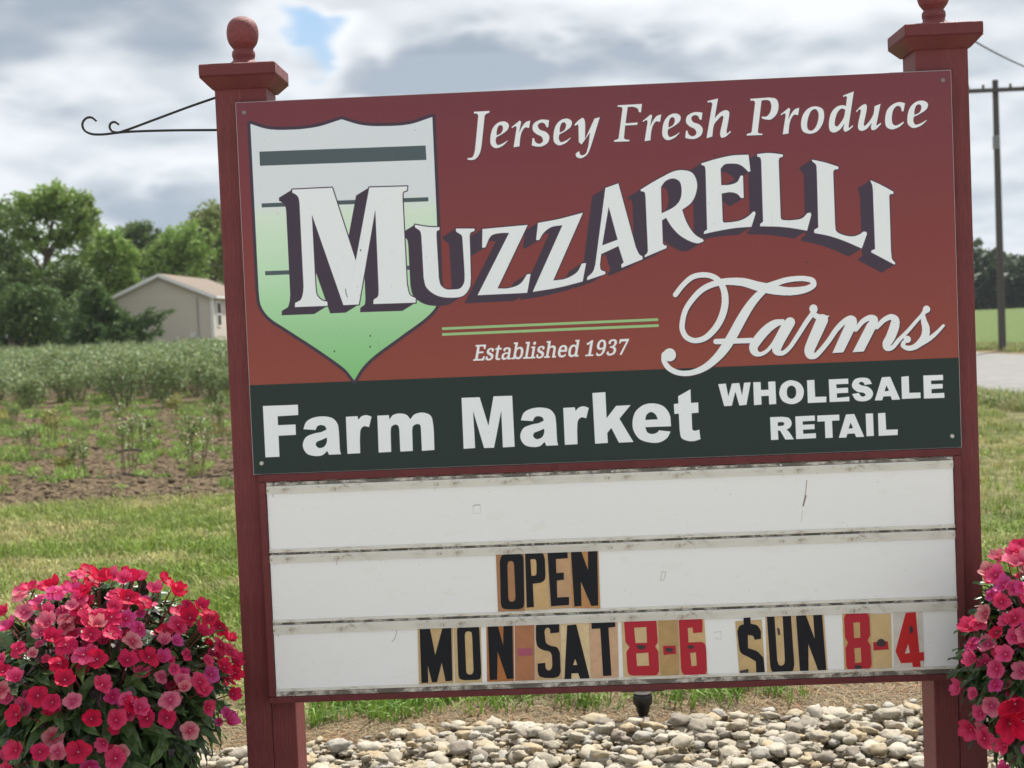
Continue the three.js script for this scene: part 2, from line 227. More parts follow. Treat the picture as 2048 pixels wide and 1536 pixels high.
const solids = [['F', '1300 508,1345 524,1430 526,1375 585,1300 545'], ['F', '1560 585,1650 570,1640 620,1540 822,1450 828'], ['F', '1735 585,1818 570,1808 615,1705 815,1613 822']];

const INK = 0.66;                                      // how much of a white sheet's colour the shaded front shows
const ink = (r, g, b, less = 0.012) => { const f = (v) => { const l = clamp(lin(v) / INK - less, 0.004, 0.92); return Math.round(255 * (l <= 0.0031308 ? l * 12.92 : 1.055 * Math.pow(l, 1 / 2.4) - 0.055)); }; return `rgb(${f(r)},${f(g)},${f(b)})`; };
const inkColor = (r, g, b) => new THREE.Color(ink(r, g, b));

function printCanvas() {
  const cv = document.createElement('canvas'); cv.width = CW; cv.height = CH;
  const c = cv.getContext('2d');
  const path = (g, dx = 0, dy = 0) => { for (const ring of g) { ring.forEach(([x, y], i) => { const [u, v] = toPrint(x + dx, y + dy); i ? c.lineTo(u, v) : c.moveTo(u, v); }); c.closePath(); } };
  const fill = (gs, style, dx = 0, dy = 0) => { c.fillStyle = style; for (const g of gs) { c.beginPath(); path(g, dx, dy); c.fill('evenodd'); } };
  const DARK = ink(60, 52, 63), WHITE = ink(194, 198, 200), GREENBAND = ink(36, 46, 44);
  // ink of the field: the printed blend from plum to terracotta
  const g = c.createLinearGradient(0, 0, 0, CH * 0.75);
  g.addColorStop(0, ink(96, 52, 58)); g.addColorStop(0.35, ink(104, 53, 57)); g.addColorStop(0.65, ink(111, 57, 55)); g.addColorStop(1, ink(118, 63, 54));
  c.fillStyle = g; c.fillRect(0, 0, CW, CH);
  const bandL = toPrint(507, 771.5)[1], bandR = toPrint(1915, 716)[1];
  c.fillStyle = GREENBAND; c.beginPath(); c.moveTo(0, bandL); c.lineTo(CW, bandR); c.lineTo(CW, CH); c.lineTo(0, CH); c.fill();
  // shield
  const shield = glyph('S', '115 200,~250 240,~420 246,~640 222,840 160,~1000 205,~1180 213,~1380 197,1562 138,1600 1000,1622 1500,~1620 1570,~1590 1660,~1520 1740,~1320 1890,~1080 2070,~1000 2155,942 2250,~880 2170,~820 2120,~620 1980,~420 1850,~260 1740,~200 1650,182 1530');
  c.lineJoin = 'round'; c.lineWidth = 18; c.strokeStyle = DARK; c.beginPath(); path(shield); c.stroke();
  const sg = c.createLinearGradient(0, toPrint(690, 240)[1], 0, toPrint(705, 762)[1]);
  sg.addColorStop(0, ink(183, 189, 193)); sg.addColorStop(0.3, ink(184, 189, 193)); sg.addColorStop(0.36, ink(181, 196, 180)); sg.addColorStop(0.6, ink(158, 190, 158)); sg.addColorStop(0.8, ink(132, 176, 130)); sg.addColorStop(1, ink(110, 165, 107));
  c.fillStyle = sg; c.beginPath(); path(shield); c.fill();
  const SLATE = ink(70, 80, 84);
  fill([glyph('S', '187 422,1508 368,1515 483,192 535')], SLATE); fill([glyph('S', '205 836,1530 782,1531 815,207 868')], SLATE); fill([glyph('S', '233 1377,1530 1324,1531 1357,235 1410')], SLATE);
  // the arched name with its dark block drawn behind
  for (let i = 0; i <= 52; i++) fill(arched, DARK, -26.2 * i / 52, 16.3 * i / 52);
  c.strokeStyle = DARK; c.lineWidth = 6; for (const l of arched) { c.beginPath(); path(l); c.stroke(); }
  fill(arched, WHITE);
  fill(tagline, ink(62, 48, 58), 1, 1.4); fill(tagline, WHITE);
  fill(blocks, WHITE);
  // green rules
  fill([glyph('E', '78 1008,1780 934,1781 955,79 1029'), glyph('E', '78 1054,1785 981,1786 1003,79 1075')], ink(130, 165, 115));
  // script word
  const brush = (dx, dy, style) => {
    c.fillStyle = style;
    for (const [w, t] of strokes) {
      const [ox, oy, s] = WIN[w], pts = t.split(',').map((p) => p.trim().split(' ').map(Number)), curve = new THREE.CatmullRomCurve3(pts.map(([x, y, k]) => V(ox + x / s, oy + y / s, k / s)), false, 'centripetal'), n = Math.ceil(curve.getLength() * 2.5) + 2;
      for (let i = 0; i <= n; i++) { const p = curve.getPoint(i / n), [u, v] = toPrint(p.x + dx, p.y + dy); c.beginPath(); c.arc(u, v, Math.max(1, p.z * 0.5 * 1.43), 0, 7); c.fill(); }
    }
    fill(solids.map(([w, t]) => glyph(w, t)), style, dx, dy);
  };
  brush(1.6, 1.9, ink(58, 44, 52)); brush(0, 0, WHITE);
  // small line of italic lettering
  const [ex, ey] = toPrint(941, 722), [ex2] = toPrint(1253, 710), cap = toPrint(941, 722)[1] - toPrint(941, 692)[1];
  c.save(); c.font = '100px serif';
  const w = c.measureText('Established 1937').width, sy = cap / 71;
  c.setTransform((ex2 - ex) / (w + 8), 0, -0.21 * sy, sy, ex, ey); c.fillStyle = WHITE; c.strokeStyle = WHITE; c.lineWidth = 3; c.fillText('Established 1937', 0, 0); c.strokeText('Established 1937', 0, 0); c.restore();
  // specks, scratches and runs of dirt on the sheet
  const r = rng(5);
  for (let i = 0; i < 420; i++) { c.fillStyle = `rgba(${r() < 0.5 ? '30,26,26' : '150,146,140'},${0.06 + r() * 0.16})`; c.beginPath(); c.ellipse(r() * CW, r() * CH, 0.6 + r() * 1.6, 0.5 + r() * 1.4, r() * 3, 0, 7); c.fill(); }
  for (let i = 0; i < 90; i++) { const x = r() * CW, y = r() * CH; c.strokeStyle = `rgba(${r() < 0.5 ? '40,34,34' : '190,186,180'},${0.04 + r() * 0.07})`; c.lineWidth = 0.8 + r(); c.beginPath(); c.moveTo(x, y); c.lineTo(x + (r() - 0.5) * 30, y + r() * 60); c.stroke(); }
  c.strokeStyle = 'rgba(40,36,38,0.8)'; c.lineWidth = 2; c.beginPath(); for (const [i, p] of [[688, 579], [689, 588], [692, 596]].entries()) { const q = toPrint(...p); i ? c.lineTo(...q) : c.moveTo(...q); } c.stroke();
  for (const [x, y] of [[666, 704], [737, 695], [737, 673], [718, 502], [1612, 524], [1530, 222], [1425, 310]]) { const q = toPrint(x, y); c.fillStyle = 'rgba(40,36,36,0.75)'; c.beginPath(); c.ellipse(q[0], q[1], 2, 3, 0.2, 0, 7); c.fill(); }
  const t = new THREE.CanvasTexture(cv); t.colorSpace = THREE.SRGBColorSpace; t.anisotropy = 8;
  return t;
}
// white letter board: marks and stains of the sheets
function boardCanvas() {
  const cv = document.createElement('canvas'); cv.width = 2048; cv.height = 652;
  const c = cv.getContext('2d'), r = rng(8), U = (px, py) => { const [x, y] = toBoard(px, py); return [(x - BX0) / (BX1 - BX0) * 2048, (BY0 - y) / (BY0 - BY1) * 652]; };
  c.fillStyle = ink(193, 194, 193, 0); c.fillRect(0, 0, 2048, 652);
  for (let i = 0; i < 420; i++) { const x = r() * 2048, y = r() * 652, w = 2 + r() * r() * 34; c.fillStyle = `rgba(${150 + r() * 40},${140 + r() * 30},${100 + r() * 30},${0.01 + r() * 0.035})`; c.beginPath(); c.ellipse(x, y, w, 2 + r() * w * 0.5, r() * 0.6 - 0.3, 0, 7); c.fill(); }
  for (let i = 0; i < 260; i++) { c.fillStyle = `rgba(70,64,56,${0.08 + r() * 0.25})`; c.beginPath(); c.ellipse(r() * 2048, r() * 652, 0.5 + r() * 1.4, 0.5 + r() * 1.2, 0, 0, 7); c.fill(); }
  for (let i = 0; i < 46; i++) { const x = r() * 2048, y = r() * 652; c.strokeStyle = `rgba(110,104,92,${0.05 + r() * 0.12})`; c.lineWidth = 0.8; c.beginPath(); c.moveTo(x, y); c.lineTo(x + (r() - 0.5) * 60, y + (r() - 0.5) * 10); c.stroke(); }
  // grimy runs below the rails
  for (const v of [0.345, 0.665, 0.02]) for (let i = 0; i < 70; i++) { const x = r() * 2048; c.strokeStyle = `rgba(92,84,62,${0.05 + r() * 0.2})`; c.lineWidth = 1 + r() * 4; c.beginPath(); c.moveTo(x, v * 652); c.lineTo(x + r() * 2 - 1, v * 652 + 4 + r() * r() * 34); c.stroke(); }
  const line = (pts, w, style) => { c.strokeStyle = style; c.lineWidth = w; c.beginPath(); pts.forEach((p, i) => { const q = U(...p); i ? c.lineTo(...q) : c.moveTo(...q); }); c.stroke(); };
  line([[951, 1012], [956, 1009], [966, 1009]], 2, 'rgba(60,58,56,0.6)'); line([[951, 1013], [952, 1026], [966, 1025], [966, 1010]], 1.2, 'rgba(120,118,114,0.35)');
  line([[799, 1248], [798, 1266], [794, 1278], [788, 1284]], 2, 'rgba(80,78,74,0.55)');
  line([[1616, 960], [1614, 985], [1611, 1000], [1609, 1012]], 2.6, 'rgba(92,70,44,0.55)'); line([[1615, 990], [1609, 1012]], 4, 'rgba(70,50,34,0.6)'); line([[1608, 1020], [1606, 1044]], 1.5, 'rgba(92,70,44,0.3)');
  line([[1327, 1160], [1330, 1142], [1338, 1143], [1334, 1158], [1328, 1160]], 4.5, 'rgba(120,112,92,0.22)'); line([[1434, 1263], [1448, 1261], [1449, 1269]], 2, 'rgba(96,96,96,0.3)'); line([[1436, 1275], [1448, 1277], [1449, 1270]], 2, 'rgba(96,96,96,0.25)');
  const t = new THREE.CanvasTexture(cv); t.colorSpace = THREE.SRGBColorSpace;
  return t;
}

const woodGrain = rgbTexture(256, (u, v) => { const g = 0.5 + 0.28 * tileNoise(u * 1, v * 0.14, 60, 3, 4) + 0.24 * tileNoise(u, v, 10, 3, 9); return [g, g, g]; });
const paintTone = rgbTexture(256, (u, v) => { const n = tileNoise(u, v, 5, 4, 2), m = tileNoise(u, v, 42, 3, 7), s = m > 0.30 ? -0.10 : 0, k = 1 + n * 0.34 + m * 0.16 + s, w = Math.max(0, tileNoise(u, v * 0.3, 30, 3, 12) - 0.26) * 0.5; return [0.185 * k + w * 0.3, 0.034 * k + w * 0.22, 0.036 * k + w * 0.2]; }, true);
const M = {
  red: new THREE.MeshPhysicalMaterial({ map: repeated(paintTone, 3, 4), bumpMap: repeated(woodGrain, 3, 4), bumpScale: 0.003, roughness: 0.55 }),
  print: new THREE.MeshPhysicalMaterial({ map: printCanvas(), roughness: 0.45, specularIntensity: 0.6 }),
  edge: std(0.34, 0.33, 0.33, 0.5), screw: std(0.5, 0.5, 0.49, 0.38, { metalness: 0.8 }), screwDull: std(0.2, 0.17, 0.17, 0.6),
  iron: std(0.018, 0.018, 0.02, 0.5, { metalness: 0.3 }),
  sheet: new THREE.MeshPhysicalMaterial({ map: boardCanvas(), roughness: 0.38 }),
};
const grime = rgbTexture(512, (u, v) => { const a = tileNoise(u, v, 7, 4, 3), b = tileNoise(u, v, 70, 3, 6), k = sstep(-0.35, 0.5, a * 1.3 + b * 0.6); return [lerp(0.12, 0.58, k), lerp(0.105, 0.55, k), lerp(0.085, 0.48, k)]; }, true);
const lipTone = rgbTexture(512, (u, v) => { const a = tileNoise(u, v, 10, 4, 13), b = tileNoise(u, v, 70, 3, 16), k = sstep(0.16, 0.75, a * 0.9 + b * 0.55); return [lerp(0.90, 0.50, k), lerp(0.89, 0.46, k), lerp(0.84, 0.36, k)]; }, true);
M.grime = new THREE.MeshPhysicalMaterial({ map: repeated(grime, 5, 1.6), bumpMap: repeated(grime, 5, 1.6), bumpScale: 0.0015, roughness: 0.9 });
M.lip = new THREE.MeshPhysicalMaterial({ map: repeated(lipTone, 4, 0.05), roughness: 0.2, transmission: 0.55, thickness: 0 });
M.rail = new THREE.MeshPhysicalMaterial({ map: repeated(grime, 5, 0.03), roughness: 0.55, metalness: 0.15 });

const sign = thing('farm_sign', 'large red wooden farm market sign with two posts, printed panel and white letter board', 'sign', V(0, 0, 0));
{
  const POST = 0.1414, ZF = -0.013;
  const finialProfile = [[0, 0], [0.046, 0], [0.0455, 0.006], [0.036, 0.016], [0.030, 0.022], [0.0295, 0.027], [0.0315, 0.033], [0.0318, 0.041], [0.0295, 0.048], [0.0265, 0.051], [0.031, 0.058], [0.038, 0.068], [0.0425, 0.082], [0.0438, 0.096], [0.0425, 0.110], [0.0385, 0.122], [0.031, 0.132], [0.020, 0.139], [0.008, 0.1425], [0, 0.143]].map(([x, y]) => new THREE.Vector2(x, y));
  const finialGeo = new THREE.LatheGeometry(new THREE.CatmullRomCurve3(finialProfile.slice(1).map((p) => V(p.x, p.y, 0)), false, 'centripetal').getPoints(60).map((p) => new THREE.Vector2(Math.max(0, p.x), p.y)), 40);
  for (const side of [-1, 1]) {
    const xo = side < 0 ? -1.0229 : 1.0149, xi = xo - side * POST, xm = xo - side * 0.0735, x0 = Math.min(xo, xi), x1 = Math.max(xo, xi), top = side < 0 ? PANEL_TOP + 0.064 : PANEL_TOP + 0.084;
    const post = part('post', rbox(Math.min(xo, xm), Math.max(xo, xm), -0.35, top, ZF - POST, ZF, 0.004), M.red, sign);
    part('post_board', rbox(Math.min(xi, xm - side * 0.0008), Math.max(xi, xm - side * 0.0008), -0.35, PANEL_TOP - 0.05, ZF - POST, ZF, 0.004), M.red, post);
    part('post_board', box(Math.min(xi, xm + side * 0.006), Math.max(xi, xm + side * 0.006), PANEL_TOP - 0.05, top - 0.0005, ZF - POST + 0.0004, ZF - 0.0001), M.red, post);
    const cx = (x0 + x1) / 2, cz = ZF - POST / 2, o = 0.034, capY = top;
    const neck = new THREE.CylinderGeometry((POST / 2 + o) * Math.SQRT2, (POST / 2 + 0.006) * Math.SQRT2, 0.03, 4, 1).rotateY(Math.PI / 4).translate(cx, capY - 0.010, cz);
    const cap = part('cap', mergeGeometries([neck.toNonIndexed(), rbox(x0 - o, x1 + o, capY + 0.005, capY + 0.040, ZF - POST - o, ZF + o, 0.006)]), M.red, post);
    part('finial', finialGeo.clone().translate(cx, capY + 0.040, cz), M.red, cap);
  }
  const panel = part('printed_panel', rbox(-PW / 2, PW / 2, PANEL_TOP - PH, PANEL_TOP, -0.012, 0, 0.0015), M.edge, sign);
  part('printed_face', new THREE.PlaneGeometry(PW - 0.004, PH - 0.004).translate(0, PANEL_TOP - PH / 2, 0.0009), M.print, panel);
  const screwGeo = mergeGeometries([new THREE.CylinderGeometry(0.0045, 0.0062, 0.003, 12).rotateX(Math.PI / 2).translate(0, 0, 0.0015), new THREE.TorusGeometry(0.0052, 0.0012, 6, 14)].map((g) => g.toNonIndexed()));
  for (const [px, py] of [[488, 229], [1886, 157], [523.5, 926], [1903, 873]]) { const [u, v] = toPrint(px, py); part('screw', screwGeo, py > 800 ? M.screw : M.screwDull, panel).position.set(-PW / 2 + u / CW * PW, PANEL_TOP - v / CH * PH, 0.001); }
  // letter board
  const H = BY0 - BY1, Y = (v) => BY0 - v * H, T = 0.019, board = part('board_back', box(BX0 - 0.004, BX1 + 0.004, BY1 - 0.004, BY0 + 0.004, -0.0125, 0.0008), M.grime, sign);
  for (const [name, g] of [['top_rail', rbox(BX0 - T, BX1 + T, BY0, PANEL_TOP - PH - 0.0008, -0.012, 0.010)], ['bottom_rail', rbox(BX0 - T, BX1 + T, BY1 - T + 0.002, BY1, -0.012, 0.012)], ['side_rail', rbox(BX0 - T, BX0, BY1 + 0.0005, BY0 - 0.0005, -0.012, 0.0115)], ['side_rail', rbox(BX1, BX1 + T, BY1 + 0.0005, BY0 - 0.0005, -0.012, 0.0115)]]) part(name, g, M.red, sign);
  for (const [v0, v1] of [[0.020, 0.3285], [0.3405, 0.6535], [0.6665, 0.976]]) {
    const g = new THREE.BoxGeometry(BX1 - BX0 - 0.004, (v1 - v0) * H, 0.004), uv = g.attributes.uv, p = g.attributes.position;
    for (let i = 0; i < uv.count; i++) uv.setXY(i, p.getX(i) / (BX1 - BX0) + 0.5, 1 - ((v0 + v1) / 2 - p.getY(i) / H));
    part('white_sheet', g.translate((BX0 + BX1) / 2, Y((v0 + v1) / 2), 0.0035), M.sheet, board);
  }
  const track = (v0, v1, z0, z1, m, name) => part(name, rbox(BX0 + 0.0015, BX1 - 0.0015, Y(v1), Y(v0), z0, z1, 0.0006), m, board);
  for (const [v0, v1] of [[0.0205, 0.054], [0.341, 0.375], [0.667, 0.706]]) track(v0, v1, 0.0092, 0.0104, M.lip, 'clear_track');
  for (const [v0, v1] of [[0.312, 0.328], [0.640, 0.653], [0.962, 0.9755]]) track(v0, v1, 0.0092, 0.0106, M.lip, 'clear_track');
  track(0.004, 0.0185, 0.002, 0.0062, M.rail, 'metal_track'); track(0.978, 0.998, 0.002, 0.0075, M.rail, 'metal_track');
  const small = mergeGeometries([new THREE.SphereGeometry(0.0042, 10, 6, 0, 7, 0, 1.5).rotateX(Math.PI / 2).scale(1, 1, 0.6)]), r = rng(4);
  for (const [v, z] of [[0.011, 0.0065], [0.335, 0.0012], [0.659, 0.0012], [0.985, 0.0078]]) for (let i = 0; i < 9; i++) { const s = part('screw', small, r() < 0.75 ? M.screw : M.screwDull, board); s.position.set(lerp(BX0 + 0.022, BX1 - 0.022, (i + (i && i < 8 ? (r() - 0.5) * 0.25 : 0)) / 8), Y(v + (r() - 0.5) * 0.004), z); }
  // hanging bracket of the left post
  const bz = ZF - POST / 2, B = (px, py) => onPlaneZ(px, py, bz), x = -1.0229;
  const q = [[440, 260], [330, 261], [250, 264], [200, 269], [180, 267], [167, 258], [165, 246], [173, 236], [184, 235], [193, 242]].map((p) => B(...p));
  const bracket = part('scroll_bracket', tube(q, 0.0034, 60, 8).translate(0, 0, 0), M.iron, sign);
  const q2 = [[438, 193], [380, 213], [310, 239], [250, 261], [235, 265], [224, 262], [219, 254], [222, 246], [230, 244], [238, 249]].map((p) => B(...p));
  part('brace', tube(q2, 0.0034, 60, 8), M.iron, bracket);
  const a = B(437, 226); part('mounting_plate', rbox(x - 0.005, x + 0.003, a.y - 0.06, a.y + 0.065, bz - 0.013, bz + 0.013, 0.002), M.iron, bracket);
}
// changeable letters, each a tile of old plastic standing in the tracks
{
  const tile = (name, label, tone, glyphTone, win, corners, contours, marks = []) => {
    const [ox, oy, s] = WIN[win], q = corners.split(',').map((t) => { const [X, Yy] = t.trim().split(/\s+/).map(Number); return toBoard(ox + X / s, oy + Yy / s); });
    const g = thing(name, label, 'letter tile', V((q[2][0] + q[3][0]) / 2, (q[2][1] + q[3][1]) / 2, 0.0058), 'letter tiles on the white board'), o = g.position;
    const shape = (ring) => ring.map(([X, Yy]) => { const [bx, by] = toBoard(X, Yy); return new THREE.Vector2(bx - o.x, by - o.y); });
    const face = new THREE.Shape(q.map(([X, Yy]) => new THREE.Vector2(X - o.x, Yy - o.y)));
    const k = inkColor(...tone.map((v, i) => v * [0.86, 0.865, 0.90][i]));
    part('tile', new THREE.ExtrudeGeometry(face, { depth: 0.0014, bevelEnabled: false }), new THREE.MeshPhysicalMaterial({ color: new THREE.Color(1, 1, 1), map: tileTone(k), roughness: 0.4, transmission: 0.12, thickness: 0 }), g);
    const gl = glyph(win, ...contours), sh = new THREE.Shape(shape(gl[0])); for (const h of gl.slice(1)) sh.holes.push(new THREE.Path(shape(h)));
    part('character', new THREE.ExtrudeGeometry(sh, { depth: 0.0006, bevelEnabled: false }).translate(0, 0, 0.0017), glyphTone, g);
    for (const m of marks) part('faded_mark', new THREE.ExtrudeGeometry(new THREE.Shape(shape(outline(win, m))), { depth: 0.0004, bevelEnabled: false }).translate(0, 0, 0.0025), glyphDark, g);
  };
  const tones = new Map();
  const tileTone = (k) => { const key = k.getHexString(); if (!tones.has(key)) tones.set(key, repeated(rgbTexture(64, (u, v) => { const n = 1 + 0.14 * tileNoise(u, v, 4, 3, k.r * 9) + 0.08 * tileNoise(u, v, 14, 2, k.g * 9); return [k.r * n, k.g * n, k.b * n * (0.9 + 0.1 * n)]; }, true), 6, 6)); return tones.get(key); };
  const black = std(0.009, 0.010, 0.014, 0.5, { specularIntensity: 0.4 }), red = std(0.42, 0.018, 0.034, 0.5, { specularIntensity: 0.5 }), bright = std(0.50, 0.018, 0.02, 0.5, { specularIntensity: 0.5 }), faded = std(0.36, 0.07, 0.13, 0.5), glyphDark = std(0.035, 0.02, 0.025, 0.55);
  const T = (label, tone, gt, win, corners, contours, marks) => tile('letter_tile', label, tone, gt, win, corners, contours, marks);
  T('dark orange brown plastic tile with the black O of OPEN', [170, 120, 78], black, 'I', '708 106,936 98,945 603,730 610', ['742 205,~760 160,~800 148,880 146,~915 150,932 180,940 540,~930 575,~900 588,800 590,~765 580,752 545', '803 240,~812 210,~830 203,~850 212,857 240,870 490,~862 520,~840 530,~818 520,812 495']);
  T('pale tan plastic tile with the black P of OPEN', [203, 168, 112], black, 'I', '939 94,1111 87,1143 590,948 600', ['945 145,1040 135,~1088 145,1104 190,1110 310,~1102 355,1070 378,1008 385,1018 572,960 577', '988 190,1020 187,~1032 198,1038 300,~1030 318,997 322']);
  T('light brown plastic tile with the black E of OPEN', [192, 152, 108], black, 'I', '1114 87,1303 80,1318 580,1146 588', ['1125 135,1285 122,1287 180,1192 188,1197 300,1255 295,1258 352,1200 360,1205 495,1298 490,1300 555,1155 565']);
  T('amber brown plastic tile with the black N of OPEN', [188, 135, 80], black, 'I', '1306 80,1530 73,1550 582,1321 580', ['1312 118,1390 112,1450 275,1448 108,1522 103,1533 558,1478 562,1392 365,1400 562,1342 566']);
  T('tan plastic tile with the wide black M beginning the hours', [194, 164, 114], black, 'I', '80 695,367 684,375 1200,95 1208', ['98 742,180 736,225 960,285 733,353 728,365 1165,310 1170,278 1020,240 1178,200 1180,165 1040,170 1182,115 1185']);
  T('tan plastic tile with a narrow black O between M and N', [203, 174, 120], black, 'I', '370 684,590 674,605 1188,386 1197', ['400 760,~412 722,440 712,530 710,~570 722,580 750,597 1110,~588 1148,560 1158,460 1160,~425 1150,412 1115', '463 800,~472 775,~490 768,~515 775,522 800,535 1080,~525 1108,~500 1115,~482 1105,475 1080']);
  T('burnt orange plastic tile with the black N before the faded dash', [176, 108, 52], black, 'I', '635 674,855 666,862 1178,645 1187', ['648 710,725 705,772 880,775 700,845 695,855 1145,805 1150,728 930,725 1155,665 1158']);
  T('brown orange plastic tile with a faded pink dash', [170, 112, 72], faded, 'I', '864 668,1022 661,1028 1172,870 1180', ['890 905,1000 900,1005 958,893 963']);
  T('tan plastic tile with the black S after the faded dash', [200, 166, 118], black, 'I', '1030 660,1226 653,1248 1164,1033 1172', ['1222 775,1150 782,~1145 745,~1125 738,~1107 755,1110 830,~1118 860,~1150 880,~1205 895,1228 935,1235 1090,~1220 1125,1180 1140,1110 1140,~1065 1125,1050 1080,1050 1025,1110 1018,~1118 1065,~1140 1080,~1163 1060,1165 960,~1148 930,~1090 915,~1048 885,1035 830,1035 730,~1050 695,1085 685,1160 680,~1210 692,1222 720']);
  T('pale yellow plastic tile with the black A between S and T', [216, 191, 142], black, 'I', '1230 655,1455 645,1475 1158,1252 1165', ['1285 718,1358 710,1470 1150,1395 1155,1375 1100,1322 1102,1320 1155,1265 1158', '1350 985,1368 1035,1335 1035']);
  T('pinkish tan plastic tile with the black T', [202, 163, 124], black, 'I', '1458 646,1686 636,1702 1148,1479 1157', ['1478 690,1668 675,1670 728,1615 735,1642 1118,1575 1122,1550 742,1482 745']);
  T('cream plastic tile with a red 8 beside the T', [207, 178, 128], red, 'I', '1716 640,2008 628,2032 1132,1738 1144', ['1740 690,~1756 662,1790 655,1950 652,~1985 665,1998 690,2010 850,1990 885,2015 925,2022 1080,~2005 1110,1980 1115,1810 1118,~1780 1105,1770 1080,1760 930,1785 890,1752 850', '1820 735,1918 728,1925 855,1832 858', '1838 940,1935 933,1942 1038,1845 1042'], ['~1840 880,~1875 872,~1915 885,~1905 900,~1860 905']);
  T('olive tan plastic tile with a red dash before the 6', [180, 146, 92], red, 'K', '1672 582,1798 576,1812 975,1692 981', ['1705 768,1785 765,1790 818,1710 825'], ['~1722 785,~1745 778,~1772 790,~1760 806,~1730 804']);
  T('tan plastic tile with the red 6', [206, 172, 118], red, 'K', '1801 570,1965 561,1992 966,1815 974', ['1805 610,~1818 590,1840 585,1925 580,~1948 590,1957 620,1955 680,1897 685,1893 650,1862 652,1868 745,1950 742,~1972 755,1985 920,~1977 945,1955 955,1850 955,~1830 940,1822 915', '1878 812,1915 808,1922 892,1888 897'], ['~1858 775,~1880 762,~1905 770,~1890 785']);
  T('tan plastic tile with a black S standing upside down beside the U', [198, 168, 114], black, 'J', '305 362,515 347,546 800,343 808', ['370 335,425 330,428 380,~480 395,510 440,510 500,460 508,~445 478,405 470,408 575,~480 600,530 650,545 790,475 795,470 680,~420 650,~350 610,335 560,322 440,~340 398,372 385'], ['345 755,410 740,415 788,345 793']);
  T('tan plastic tile with the black U', [203, 173, 123], black, 'J', '542 278,776 270,800 788,562 797', ['555 325,615 322,640 670,~655 708,~675 713,~694 700,700 670,680 318,745 312,775 700,~765 750,735 768,635 770,~600 760,585 720'], ['636 410,655 420,662 465,645 470']);
  T('tan plastic tile with the black N beside the U', [204, 174, 124], black, 'J', '779 269,1003 260,1042 778,803 787', ['785 308,860 300,935 500,920 292,990 288,1028 745,965 752,885 540,888 755,820 760']);
  T('brown tan plastic tile with the red 8 beside the blank gap', [194, 160, 100], red, 'J', '1150 264,1374 258,1398 766,1173 774', ['1165 335,~1182 300,1220 290,1310 288,~1350 300,1365 330,1372 470,1352 510,1375 550,1385 700,~1370 735,1340 748,1240 752,~1200 740,1185 710,1178 570,1198 530,1175 490', '1238 370,1290 365,1295 488,1245 492', '1248 572,1298 568,1305 685,1255 690'], ['~1250 715,~1270 705,~1308 715,~1300 735,~1262 738']);
  T('yellow tan plastic tile with the red dash before the 4', [206, 177, 122], red, 'J', '1380 302,1535 296,1548 758,1401 765', ['1395 525,1510 515,1520 580,1400 590'], ['~1425 520,~1450 498,~1480 505,~1492 545,~1450 558,~1425 545']);
  T('clear whitish plastic tile with the bright red 4', [208, 201, 184], bright, 'J', '1552 284,1780 276,1802 748,1562 758', ['1650 290,1728 285,1760 605,1795 600,1798 668,1765 672,1775 742,1710 748,1705 685,1615 690,1572 595', '1672 535,1685 608,1645 615'], ['~1680 400,~1700 395,~1708 440,~1690 455']);
}

// ---------------------------------------------------------------- ground, road, field
const CAMZ = camera.position.z;
const grassTone = rgbTexture(512, (u, v) => { const a = tileNoise(u, v, 6, 4, 1), b = tileNoise(u, v, 60, 3, 5), k = sstep(-0.3, 0.4, a + b * 0.6); return [lerp(0.075, 0.165, k), lerp(0.085, 0.15, k), lerp(0.03, 0.07, k)]; }, true);
const soilTone = rgbTexture(512, (u, v) => { const a = tileNoise(u, v, 8, 4, 21), b = tileNoise(u, v, 70, 3, 25), k = sstep(-0.35, 0.4, a * 0.7 + b * 0.7); return [lerp(0.070, 0.175, k), lerp(0.052, 0.128, k), lerp(0.033, 0.080, k)]; }, true);
const soilBump = rgbTexture(512, (u, v) => { const a = 0.5 + 0.5 * tileNoise(u, v, 30, 4, 31); return [a, a, a]; });
const strawTone = rgbTexture(512, (u, v) => { const a = tileNoise(u, v, 10, 4, 41), b = tileNoise(u, v, 90, 3, 45), k = sstep(-0.3, 0.35, a + b * 0.7); return [lerp(0.085, 0.26, k), lerp(0.066, 0.20, k), lerp(0.042, 0.115, k)]; }, true);
const roadTone = rgbTexture(512, (u, v) => { const a = tileNoise(u, v, 5, 4, 51), b = tileNoise(u, v, 120, 2, 55), k = 0.215 * (1 + a * 0.22 + b * 0.2); return [k, k * 0.985, k * 0.96]; }, true);
const cropTone = rgbTexture(512, (u, v) => { const a = tileNoise(u, v, 12, 4, 61), k = sstep(-0.35, 0.4, a); return [lerp(0.06, 0.13, k), lerp(0.10, 0.17, k), lerp(0.025, 0.05, k)]; }, true);
const flat = (x0, x1, z0, z1, y, nx = 1, nz = 1) => { const g = new THREE.PlaneGeometry(x1 - x0, z1 - z0, nx, nz).rotateX(-Math.PI / 2).translate((x0 + x1) / 2, y, (z0 + z1) / 2), p = g.attributes.position, uv = g.attributes.uv; for (let i = 0; i < p.count; i++) uv.setXY(i, p.getX(i), p.getZ(i)); return g; };
const mapped = (t, scale, extra = {}) => new THREE.MeshPhysicalMaterial({ map: repeated(t, scale), roughness: 0.95, specularIntensity: 0.25, ...extra });
structure('ground', flat(-1200, 1200, -1400, 60, 0), mapped(grassTone, 0.35));

